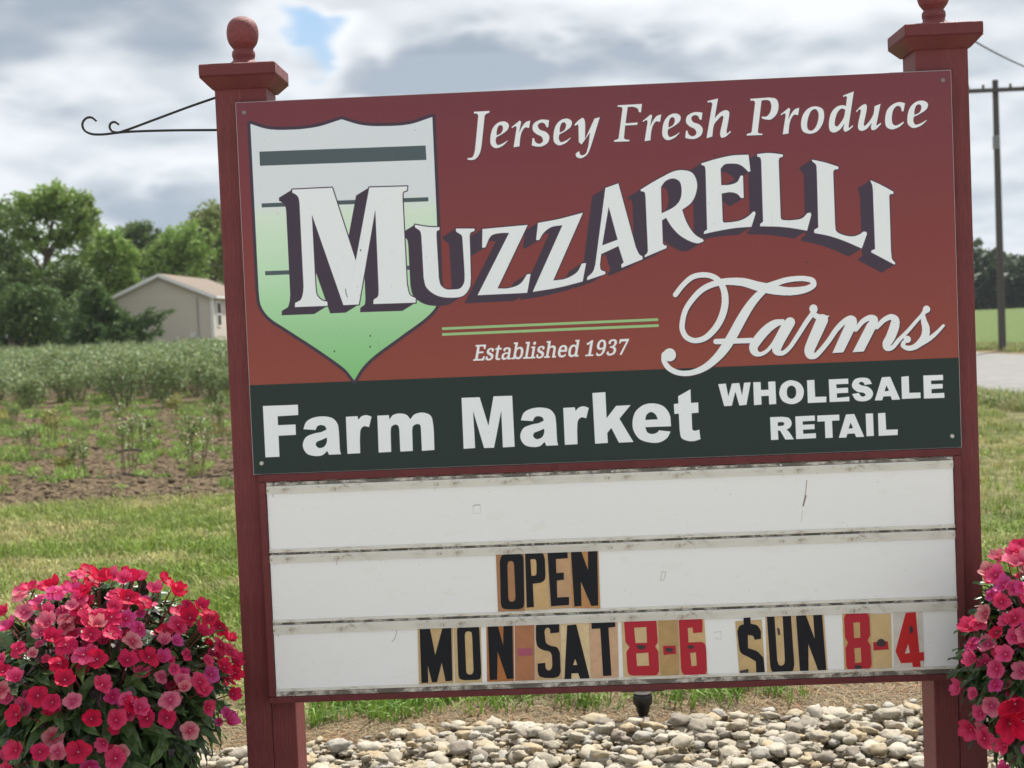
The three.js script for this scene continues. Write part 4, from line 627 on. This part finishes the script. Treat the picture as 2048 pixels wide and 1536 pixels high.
  for (let i = 0; i < 170; i++) {
    const lvl = r(), y = lerp(0.45, topY - 0.1, Math.pow(lvl, 0.85)), a = r() * 6.283, reach = lerp(3.2, 0.22, Math.pow(lvl, 0.62)) * (0.75 + r() * 0.35), lx = lerp(0, dx(188), lvl);
    boughs.push([V(lx, y, 0), V(lx + Math.cos(a) * reach, y + (0.25 + r() * 0.35) * reach * 0.5 - 0.12 * reach, Math.sin(a) * reach)]);
  }
  for (const [px, py, rr] of [[318, 640, 1], [338, 622, 1], [300, 622, 1], [322, 660, 1], [120, 620, 1], [135, 650, 1]]) { const p = at(px, py, d); boughs.push([V(0, p.y * 0.75, 0), V(p.x - base.x, p.y, rr - 1)]); }
  for (const [a, b] of boughs) {
    const m = a.clone().lerp(b, 0.55).add(V(0, -0.15, 0)); wood.push(limb(a, m, 0.035, 0.022, 5), limb(m, b, 0.022, 0.008, 4));
    const L = a.distanceTo(b), n = Math.round(46 * L + 26), dir = b.clone().sub(a).normalize();
    for (let i = 0; i < n; i++) {
      const k = 0.12 + 0.9 * Math.pow(r(), 0.75), p = k < 0.55 ? a.clone().lerp(m, k / 0.55) : m.clone().lerp(b, (k - 0.55) / 0.45), e = randDir(r).multiplyScalar(0.75).addScaledVector(dir, 0.8).add(V(0, -0.12, 0)).normalize(), { s, u } = frame(e, r() * 6.283);
      p.add(V((r() - 0.5) * 0.2, (r() - 0.6) * 0.2, (r() - 0.5) * 0.2)); const l = 0.2 + r() * 0.28;
      f.leaf(p, e, s, u, l, l * 0.28, vary([0.135, 0.215, 0.075], r, 0.3), 0.1, 0.15);
    }
  }
  part('crown', f.build(), treeLeaf, o); part('trunk', mergeGeometries(wood), bark, o);
  // wood on the horizon beyond the crop field, one far mass
  const wf = new Faces(), wr = rng(700), trunks = [];
  for (let i = 0; i < 120; i++) {
    const px = lerp(900, 2700, i / 119) + (wr() - 0.5) * 20, depth = 230 + wr() * 40, p = at(px, 600, depth), h = (px > 1900 && px < 1990 ? 13.5 : 11) * (0.8 + wr() * 0.35) * (px > 1960 ? 0.72 : 0.9), rx = 4 + wr() * 2.5;
    trunks.push(limb(V(p.x, 0, p.z), V(p.x, h * 0.6, p.z), 0.3, 0.15, 5));
    for (let j = 0; j < 700; j++) { const dd = randDir(wr), q = Math.pow(wr(), 0.4), c = V(p.x + dd.x * rx * q, Math.max(0.3, h * 0.47 + dd.y * h * 0.53 * q), p.z + dd.z * rx * q), e = randDir(wr), { s, u } = frame(e, 0); wf.leaf(c, e, s, u, 1.9, 1.25, vary([0.075, 0.115, 0.055], wr, 0.3)); }
  }
  const wood2 = new THREE.Group(); wood2.name = 'distant_wood'; scene.add(wood2); tag(wood2, 'dark far wood along the horizon beyond the crop field', 'wood', null, 'stuff');
  const a = part('distant_wood_crowns', wf.build(), treeLeaf, wood2), b = part('distant_wood_trunks', mergeGeometries(trunks), bark, wood2); a.userData.kind = b.userData.kind = 'stuff';
}

// ---------------------------------------------------------------- house
{
  const d = 95, c0 = at(425, 640, d), hx = c0.x, hz = c0.z, W = 6.5, LEN = 13, o = thing('house', 'small beige one storey house with pinkish brown roof behind the conifer', 'house', V(hx, 0, hz));
  const eave = at(425, 589, d).y, apex = at(322, 549, d).y, sill = at(425, 681, d).y;
  const siding = std(0.54, 0.50, 0.42, 0.75), trim = std(0.78, 0.78, 0.76, 0.6), shingle = new THREE.MeshPhysicalMaterial({ map: repeated(rgbTexture(128, (u, v) => { const n = 1 + 0.25 * tileNoise(u, v, 30, 2, 81) + 0.12 * tileNoise(u, v, 6, 3, 83); return [0.19 * n, 0.15 * n, 0.12 * n]; }, true), 6, 3), roughness: 0.95 }), concrete = std(0.42, 0.42, 0.41, 0.9), glass = std(0.05, 0.06, 0.07, 0.08), metal = std(0.36, 0.37, 0.38, 0.5);
  const wall = part('wall', box(-W, 0, sill, eave, -LEN, -0.02), siding, o);
  const gs = new THREE.Shape([new THREE.Vector2(-W, eave), new THREE.Vector2(0, eave), new THREE.Vector2(-W / 2, apex - 0.1)]);
  part('gable', new THREE.ExtrudeGeometry(gs, { depth: LEN - 0.05, bevelEnabled: false }).translate(0, 0, -LEN + 0.02), siding, o);
  part('foundation', box(-W + 0.05, -0.05, -0.1, sill - 0.002, -LEN + 0.05, -0.08), concrete, o);
  const boardN = 15; for (let i = 0; i < boardN; i++) { const y0 = lerp(sill, eave, i / boardN), y1 = lerp(sill, eave, (i + 1) / boardN), g = new THREE.Shape([new THREE.Vector2(0, y0), new THREE.Vector2(0.028, y0), new THREE.Vector2(0.006, y1 - 0.004), new THREE.Vector2(0, y1 - 0.004)]); part('siding_board', new THREE.ExtrudeGeometry(g, { depth: LEN - 0.3, bevelEnabled: false }).translate(0.003, 0, -LEN + 0.15), siding, wall); const g2 = new THREE.Shape([new THREE.Vector2(0, y0), new THREE.Vector2(-0.028, y0), new THREE.Vector2(-0.006, y1 - 0.004), new THREE.Vector2(0, y1 - 0.004)]); part('siding_board', new THREE.ExtrudeGeometry(g2, { depth: W - 0.3, bevelEnabled: false }).rotateY(Math.PI / 2).translate(-W + 0.15, 0, -0.017).scale(1, 1, 1), siding, wall); }
  const slope = Math.atan2(apex - eave, W / 2), L = W / 2 / Math.cos(slope) + 0.3, roof = part('roof', new THREE.BoxGeometry(L, 0.09, LEN + 0.6).rotateZ(-slope).translate(-W / 2 + Math.cos(slope) * L / 2, apex + 0.02 - Math.sin(slope) * L / 2, -LEN / 2), shingle, o);
  part('roof_slope', new THREE.BoxGeometry(L, 0.09, LEN + 0.6).rotateZ(slope).translate(-W / 2 - Math.cos(slope) * L / 2, apex + 0.018 - Math.sin(slope) * L / 2, -LEN / 2), shingle, roof);
  for (const s of [-1, 1]) part('fascia', new THREE.BoxGeometry(L, 0.2, 0.05).rotateZ(-s * slope).translate(-W / 2 + s * Math.cos(slope) * L / 2, apex - 0.06 - Math.sin(slope) * L / 2, 0.33), trim, roof);
  part('gutter', box(Math.cos(slope) * L - W / 2 + 0.01, Math.cos(slope) * L - W / 2 + 0.13, apex - Math.sin(slope) * L - 0.12, apex - Math.sin(slope) * L + 0.02, -LEN - 0.2, 0.3), trim, roof);
  part('corner_trim', box(-0.1, 0.035, sill, eave, -0.10, 0.035), trim, o);
  part('downspout', mergeGeometries([box(0.05, 0.13, sill - 0.1, eave - 0.05, 0.05, 0.13), limb(V(0.09, sill - 0.05, 0.09), V(-0.25, sill - 0.35, 0.2), 0.04, 0.04, 6)].map((g) => { g = g.index ? g.toNonIndexed() : g; return g; })), trim, o);
  for (const [z0, z1] of [[-1.3, -2.2], [-7, -7.9]]) { const w = part('window', box(0.0, 0.07, eave - 2.05, eave - 0.42, z1 - 0.12, z0 + 0.12), trim, o); part('pane', box(0.05, 0.078, eave - 1.2, eave - 0.52, z1, z0), glass, w); part('pane', box(0.05, 0.078, eave - 1.95, eave - 1.28, z1, z0), glass, w); }
  part('meter_box', rbox(-1.45, -1.1, sill + 0.2, sill + 0.55, 0, 0.16, 0.02), std(0.6, 0.6, 0.58, 0.5), o); part('meter_box', rbox(-0.95, -0.75, sill + 0.1, sill + 0.42, 0, 0.14, 0.02), metal, o);
  part('conduit', limb(V(-0.87, sill + 0.4, 0.07), V(-0.9, eave - 0.1, 0.07), 0.03, 0.03, 6), std(0.25, 0.25, 0.25, 0.6), o);
}

// ---------------------------------------------------------------- utility pole and overhead wire
{
  const p = ground(2005, 702), d = FWD.dot(p.clone().sub(camera.position)), top = at(2005, 163, d).y, armY = at(2005, 184, d).y, o = thing('utility_pole', 'tall weathered wooden utility pole with one crossarm beyond the road', 'utility pole', V(p.x, 0, p.z));
  const wood = std(0.085, 0.075, 0.068, 0.9), cer = std(0.12, 0.10, 0.09, 0.4);
  part('pole', limb(V(0, -0.3, 0), V(0, top, 0), 0.115, 0.085, 14), wood, o);
  const arm = part('crossarm', rbox(-0.95, 0.95, armY - 0.06, armY + 0.06, 0.1, 0.19, 0.01), wood, o);
  for (const x of [-0.85, -0.4, 0.4, 0.85]) part('insulator', new THREE.LatheGeometry([[0.012, 0], [0.045, 0.01], [0.03, 0.05], [0.05, 0.06], [0.03, 0.11], [0.012, 0.12]].map(([a, b]) => new THREE.Vector2(a, b)), 10).translate(x, armY + 0.06, 0.145), cer, arm);
  part('ground_wire_box', rbox(-0.16, 0.0, armY - 1.75, armY - 1.35, 0.1, 0.28, 0.02), std(0.2, 0.2, 0.2, 0.6), o);
  const w = [[1700, -130, 15], [1830, -12, 16.5], [1900, 50, 17.4], [1955, 86, 18.2], [2048, 133, 19.6], [2250, 210, 23], [2700, 310, 30]].map((a) => at(...a));
  tag(part(numbered('overhead_wire'), tube(w, 0.011, 80, 6), std(0.09, 0.09, 0.1, 0.6), scene), 'dark overhead cable sloping down behind the cap of the sign post', 'cable');
}

// ---------------------------------------------------------------- spotlight on its stake behind the sign
{
  const p = ground(1287, 1444), o = thing('garden_spotlight', 'black plastic spotlight on a stake among the stones under the letter board', 'spotlight', V(p.x, 0, p.z)), m = std(0.013, 0.013, 0.014, 0.4), k = 1 / (FOCAL / (CAMZ - p.z));
  part('stake', limb(V(0, -0.08, 0), V(0, 0.05, 0), 0.012, 0.020, 10), m, o);
  part('body', new THREE.LatheGeometry([[0.018, 0.03], [0.024, 0.04], [0.027, 0.06], [0.036, 0.072], [0.038, 0.098], [0.034, 0.104], [0.034, 0.112], [0, 0.112]].map(([a, b]) => new THREE.Vector2(a, b)), 20), m, o);
  part('pale_ring', new THREE.CylinderGeometry(0.036, 0.034, 0.010, 20).translate(0, 0.118, 0), std(0.5, 0.5, 0.48, 0.4), o);
  const head = part('lamp_head', new THREE.LatheGeometry([[0, -0.06], [0.03, -0.058], [0.045, -0.03], [0.052, 0.02], [0.056, 0.07], [0.05, 0.07], [0.046, 0.05], [0, 0.05]].map(([a, b]) => new THREE.Vector2(a, b)), 20).rotateX(0.9).translate(0, 0.195, 0.01), m, o);
  part('side_bracket', box(-0.078, 0.078, 0.121, 0.133, -0.02, 0.02), m, o);
}

// ---------------------------------------------------------------- planters with impatiens
{
  const r = rng(900);
  // one flower lying in the xy plane facing +z, five broad notched petals
  function flower(inner, outer, cup, seed) {
    const q = rng(seed), parts = [];
    for (let p = 0; p < 5; p++) {
      const f = new Faces(), a = p / 5 * 6.283 + (q() - 0.5) * 0.2, len = (p === 0 ? 1.0 : 0.9) + q() * 0.16, wid = 0.44 + q() * 0.07, tilt = (q() - 0.5) * 0.5, lift = [0.10, 0.0, 0.13, 0.03, 0.07][p] + q() * 0.04, curl = (q() - 0.4) * 0.22, wave = q() * 6, rot = (x, y, z) => V(x * Math.cos(a) - y * Math.sin(a), x * Math.sin(a) + y * Math.cos(a), z);
      const P = (t, s) => { const w = wid * Math.pow(Math.sin(Math.min(1, 0.12 + t * 0.98) * Math.PI * 0.62), 0.8) * (1 - 0.42 * sstep(0.75, 1, t)), notch = t > 0.7 ? -0.1 * Math.exp(-s * s * 9) * sstep(0.7, 1, t) : 0; return rot(t * len * (1 - 0.13 * s * s * t) + notch, s * w, cup * t * t * 0.5 + lift + 0.11 * s * s * t + tilt * s * t * 0.5 + 0.075 * Math.sin(s * 6 + t * 6 + wave) * t * t - curl * t * t * t); };
      const C = (t, s) => [0, 1, 2].map((c) => lerp(inner[c], outer[c], sstep(0.08, 0.8, t)) * (0.9 + 0.1 * Math.cos(s * 12)));
      const ts = [0.03, 0.26, 0.5, 0.74, 0.9, 1.0], ss = [-1, -0.66, -0.33, 0, 0.33, 0.66, 1];
      for (let i = 0; i < 5; i++) for (let j = 0; j < 6; j++) { const Q = [[i, j], [i + 1, j], [i + 1, j + 1], [i, j + 1]], v = Q.map(([x, y]) => P(ts[x], ss[y])), k = Q.map(([x, y]) => C(ts[x], ss[y])); for (const t of [[0, 1, 2], [0, 2, 3]]) for (const n of t) { f.p.push(v[n].x, v[n].y, v[n].z); f.c.push(...k[n]); } }
      let g = f.build(); g.deleteAttribute('normal'); g = mergeVertices(g, 1e-4); g.computeVertexNormals(); parts.push(g);
    }
    const e = new Faces(), eye = [0.7, 0.5, 0.52]; for (let i = 0; i < 6; i++) { const a = i * 1.047, b = (i + 1) * 1.047; e.tri(V(0, 0, 0.2), V(Math.cos(a) * 0.07, Math.sin(a) * 0.07, 0.15), V(Math.cos(b) * 0.07, Math.sin(b) * 0.07, 0.15), eye); }
    let g = e.build(); g.deleteAttribute('normal'); g = mergeVertices(g, 1e-4); g.computeVertexNormals(); parts.push(g);
    return mergeGeometries(parts);
  }
  const kinds = {
    r: [[[0.46, 0.004, 0.055], [0.86, 0.018, 0.095]], [[0.48, 0.004, 0.06], [0.84, 0.03, 0.15]]],
    p: [[[0.58, 0.006, 0.08], [0.92, 0.085, 0.22]], [[0.58, 0.012, 0.12], [0.92, 0.13, 0.31]]],
    l: [[[0.56, 0.03, 0.10], [0.86, 0.36, 0.39]], [[0.55, 0.03, 0.14], [0.85, 0.25, 0.36]]],
    m: [[[0.62, 0.010, 0.11], [0.82, 0.09, 0.34]], [[0.60, 0.012, 0.14], [0.78, 0.12, 0.42]]],
  };
  const petal = std(1, 1, 1, 0.55, { ...LEAFY, transmission: 0.46, specularIntensity: 0.25 });
  const geo = {}; for (const k in kinds) geo[k] = kinds[k].flatMap(([a, b], i) => [flower(a, b, 0.35, 40 + i), flower(a, b, -0.3, 60 + i), flower(a, b, 0.8, 80 + i), flower(a, b, 1.5, 95 + i)]);
  // leaves: long, pointed, folded on the midrib and drooping
  function leafGeo(seed, tone) {
    const q = rng(seed), f = new Faces(), n = 6, P = (t, s) => { const w = 0.2 * Math.sin(Math.pow(t, 0.75) * Math.PI) * (1 - 0.25 * t); return V(s * w * (1 + 0.12 * Math.sin(t * 22 + s)), 0.07 * Math.abs(s) * (1 - t) - 0.42 * t * t + 0.05 * Math.sin(t * 9 + s * 2), t); };
    for (let i = 0; i < n; i++) for (const s of [-1, 1]) { const a = P(i / n, 0), b = P((i + 1) / n, 0), c = P(i / n, s), d = P((i + 1) / n, s), k = vary(tone, q, 0.14); if (s > 0) { f.tri(a, c, d, k); f.tri(a, d, b, k); } else { f.tri(a, d, c, k); f.tri(a, b, d, k); } }
    let g = f.build(); g.deleteAttribute('normal'); g = mergeVertices(g, 1e-4); g.computeVertexNormals(); return g;
  }
  const leafTones = [[0.065, 0.125, 0.042], [0.045, 0.082, 0.038], [0.085, 0.16, 0.048], [0.055, 0.042, 0.04], [0.14, 0.24, 0.06]], leafGeos = leafTones.map((t, i) => leafGeo(120 + i, t)), leafM = std(1, 1, 1, 0.34, { ...LEAFY, transmission: 0.22, specularIntensity: 0.75 });
  const pot = std(0.014, 0.014, 0.015, 0.7, { specularIntensity: 0.4 }), stemM = std(0.20, 0.05, 0.05, 0.6), soilM = std(0.05, 0.035, 0.025, 0.95);
  function planter(label, centre, rx, ry, potR, win, blooms, leaves, seed, fill = 0.44, sink = 0.5, blend = 'rpppmlp') {
    const q = rng(seed), o = thing('flower_planter', label, 'planter', V(centre.x, 0, centre.z), 'planters at the sign posts'), toCam = camera.position.clone().sub(centre).normalize();
    const potH = centre.y - ry * sink;
    part('pot', new THREE.LatheGeometry([[0, 0.01], [potR * 0.74, 0.01], [potR * 0.76, 0.0], [potR * 0.96, potH - 0.05], [potR * 1.04, potH - 0.045], [potR * 1.05, potH], [potR * 0.96, potH], [potR * 0.94, potH - 0.04], [0, potH - 0.04]].map(([a, b]) => new THREE.Vector2(a, b)), 40), pot, o);
    part('potting_soil', new THREE.CylinderGeometry(potR * 0.93, potR * 0.93, 0.02, 24).translate(0, potH - 0.025, 0), soilM, o);
    const C = V(0, centre.y, 0), onDome = (n, k = 1) => V(C.x + n.x * rx * k, C.y + n.y * ry * k, C.z + n.z * rx * k);
    const plant = new THREE.Group(); plant.name = 'impatiens_plant'; o.add(plant);
    const setBloom = (pos, normal, kind, size) => {
      const g = geo[kind], m = part('flower', g[Math.floor(q() * g.length)], petal, plant), n = normal.clone().add(V((q() - 0.5) * 0.95, (q() - 0.35) * 0.85, (q() - 0.5) * 0.6)).normalize();
      m.position.copy(pos); m.quaternion.setFromUnitVectors(V(0, 0, 1), n).multiply(new THREE.Quaternion().setFromAxisAngle(V(0, 0, 1), q() * 6.283)); m.scale.setScalar(size * (0.82 + q() * 0.3));
    };
    const [ox, oy, s] = win, stems = [];
    for (const [X, Y, kind, size = 0.028] of blooms) {
      // where the line of sight meets the dome of the plant
      const d = dirOf(ox + X / s, oy + Y / s).normalize(), O = camera.position.clone().sub(V(o.position.x, 0, o.position.z)).sub(C), a = (d.x * d.x + d.z * d.z) / rx / rx + d.y * d.y / ry / ry, b = 2 * ((O.x * d.x + O.z * d.z) / rx / rx + O.y * d.y / ry / ry), c = (O.x * O.x + O.z * O.z) / rx / rx + O.y * O.y / ry / ry - 1, disc = b * b - 4 * a * c;
      const t = (-b - (disc > 0 ? Math.sqrt(disc) : 0)) / 2 / a, P = O.clone().addScaledVector(d, t).add(C), n = V((P.x - C.x) / rx / rx, (P.y - C.y) / ry / ry, (P.z - C.z) / rx / rx).normalize();
      n.lerp(toCam, 0.35).add(V(0, 0.18, 0)).normalize();
      P.addScaledVector(n, (q() - 0.3) * 0.02); setBloom(P, n, kind === 'r' && q() < 0.15 ? 'p' : kind, size);
      if (q() < 0.75) { const e = P.clone().lerp(C, 0.05 + q() * 0.12).add(V((q() - 0.5) * 0.075, (q() - 0.62) * 0.07, 0)); setBloom(e, n, blend[Math.floor(q() * blend.length)], size * (0.6 + q() * 0.35)); }
      stems.push(limb(P.clone().lerp(C, 0.28).add(V(0, -0.03, 0)), P, 0.0022, 0.0014, 4));
    }
    // blooms on the sides the photograph does not show
    for (let i = 0; i < 90; i++) { const n = randDir(q); n.y = Math.abs(n.y) * 1.2 - 0.25; n.normalize(); if (n.dot(toCam) > -0.3) continue; setBloom(onDome(n, 0.93), n.clone().add(V(0, 0.15, 0)).normalize(), 'rrrpplm'[Math.floor(q() * 7)], 0.028); }
    for (let i = 0; i < 46; i++) { const n = randDir(q); n.y = Math.abs(n.y); const e = onDome(n, 0.93); stems.push(limb(V(e.x * 0.2, potH - 0.03, e.z * 0.2), V(e.x * 0.5, lerp(potH, e.y, 0.6), e.z * 0.5), 0.006, 0.0045, 5), limb(V(e.x * 0.5, lerp(potH, e.y, 0.6), e.z * 0.5), e, 0.0045, 0.002, 4)); }
    part('stems', mergeGeometries(stems), stemM, plant);
    const spots = [];
    for (let i = 0; i < leaves; i++) { const n = randDir(q); n.y = n.y * 0.72 + 0.12; n.normalize(); const k = 0.45 + fill * Math.pow(q(), 0.5); spots.push({ n, k, v: n.dot(toCam) * k }); }
    spots.sort((a, b) => b.v - a.v);
    const rest = new Map();
    spots.forEach(({ n, k }, i) => {
      const base = onDome(n, k - 0.1), out = n.clone().multiplyScalar(0.75).add(V((q() - 0.5) * 1.5, (q() - 0.62) * 1.2, (q() - 0.5) * 1.5)).normalize(), up = n.clone().add(V(0, 0.8, 0)).addScaledVector(out, -0.6).normalize(), side = V(0, 0, 0).crossVectors(up, out).normalize(), u = V(0, 0, 0).crossVectors(out, side).normalize();
      const w = q(), gi = w < 0.36 ? 0 : w < 0.6 ? 1 : w < 0.82 ? 2 : w < 0.93 ? 3 : 4, size = 0.064 + q() * 0.04, mtx = new THREE.Matrix4().makeBasis(side, u, out).setPosition(base).scale(V(size, size, size));
      if (i < 300) { const m = part('leaf', leafGeos[gi], leafM, plant); mtx.decompose(m.position, m.quaternion, m.scale); } else { if (!rest.has(gi)) rest.set(gi, []); rest.get(gi).push(leafGeos[gi].clone().applyMatrix4(mtx)); }
    });
    const inner = part('inner_leaves', mergeGeometries([...rest.values()].flat()), leafM, plant); inner.userData.kind = 'stuff';
    return o;
  }
  const B = (t) => t.split(';').map((a) => { const [x, y, k, s] = a.trim().split(' '); return [Number(x), Number(y), k, s ? Number(s) : 0.028]; });
  const left = B('545 140 p;620 135 r;650 190 r;700 195 r;790 180 r;880 150 r;870 212 p;940 200 r;1000 185 r;1145 215 r;1080 290 r;1250 270 r;1230 305 r;150 265 r;210 240 r;310 210 r;380 240 r;140 300 l;400 295 m;255 345 m .022;520 290 m;600 300 r;560 335 p;800 310 p;830 290 p;900 330 r;1010 365 r;800 385 r;40 440 r;165 415 l;340 415 p .02;460 450 l;510 395 l .022;570 395 r;700 430 r;790 465 r;60 520 m;280 490 m .022;350 510 l;300 570 l;620 500 p;680 510 l;640 585 r;780 580 r;890 470 m;980 530 m;930 620 l;1245 510 r .032;1330 470 r;1320 400 r;1410 380 r;1480 440 r;1460 480 r;1540 530 r;1600 570 r;1420 570 r;1160 620 l .022;1240 620 m .022;120 670 r;375 620 r;465 655 r .031;240 720 l .02;590 730 p;690 750 r;900 750 r;1040 740 r .03;1140 740 m .022;410 775 r .03;10 760 r;30 840 r;130 890 r;465 900 r .03;1220 820 p .022;1450 765 p .022;1490 850 m;1560 640 r;1600 700 r;1640 760 r;1580 800 r;1650 840 r;715 930 p .031;890 1020 r .02;1190 1035 l .03;1275 900 l;1400 905 p;1430 970 p;1290 950 l .02;5 960 l;275 1005 r .031;370 1045 r .03;525 1045 l .03;930 1060 r;980 1085 p;1030 1160 r .031;1180 1155 r .031;645 1165 r .03;130 1135 r .03;1640 985 r;815 1175 p .031;1590 1115 m .02;1600 1175 m;1325 1245 l .026;120 1385 r .032;290 1395 r .032;410 1395 l .03;560 1395 r .032;735 1330 r .026;810 1440 r .032;630 1490 m .032;80 1510 r .03;460 1600 r .03;250 1640 p .03;700 1660 r .03');
  const right = B('690 140 r;655 180 p;545 205 l;600 185 p;700 235 l;490 280 l;510 330 p;545 310 p;590 365 m;660 380 p;710 385 m;575 470 p;480 545 l;660 575 p;375 630 p;370 725 m;485 735 l .03;535 660 r .018;650 690 p;710 660 l;395 830 p;600 800 p;550 885 p;700 900 l;535 990 m .024;315 1010 p .026;400 1045 p .02;515 1115 l;430 1165 p;385 1265 p;480 1320 p;600 1360 p;600 1520 m;800 300 r;850 500 p;820 750 l;900 900 m;800 1000 p;760 600 m;780 450 p;850 1250 r;760 1400 m');
  const cl = onPlaneZ(205, 1395, 0.02), cr = onPlaneZ(2098, 1345, 0.2);
  planter('black planter overflowing with crimson and pink impatiens beside the post with the scroll bracket', cl, 0.375, 0.36, 0.235, [0, 1108, 3.523], left, 2600, 901);
  const o = planter('planter of pale pink impatiens overlapping the post without a bracket', cr, 0.235, 0.35, 0.15, [1824, 1058, 3.162], right, 2000, 902, 0.36, 0.85, 'pplmlp');
  // the big crimson bloom hanging nearest on the second planter
  const big = [[2030, 1405], [2045, 1440], [2020, 1445]]; for (const [px, py] of big) { const p = onPlaneZ(px, py, 0.46), m = part('flower', geo.r[3], petal, o.children[2]); m.position.copy(p).sub(o.position); m.rotation.set(0.1 + r() * 0.3, -0.3 + r() * 0.5, r() * 6); m.scale.setScalar(0.04); }
}

scene.traverse((o) => { if (o.isMesh) o.castShadow = o.receiveShadow = true; });
renderer.render(scene, camera);
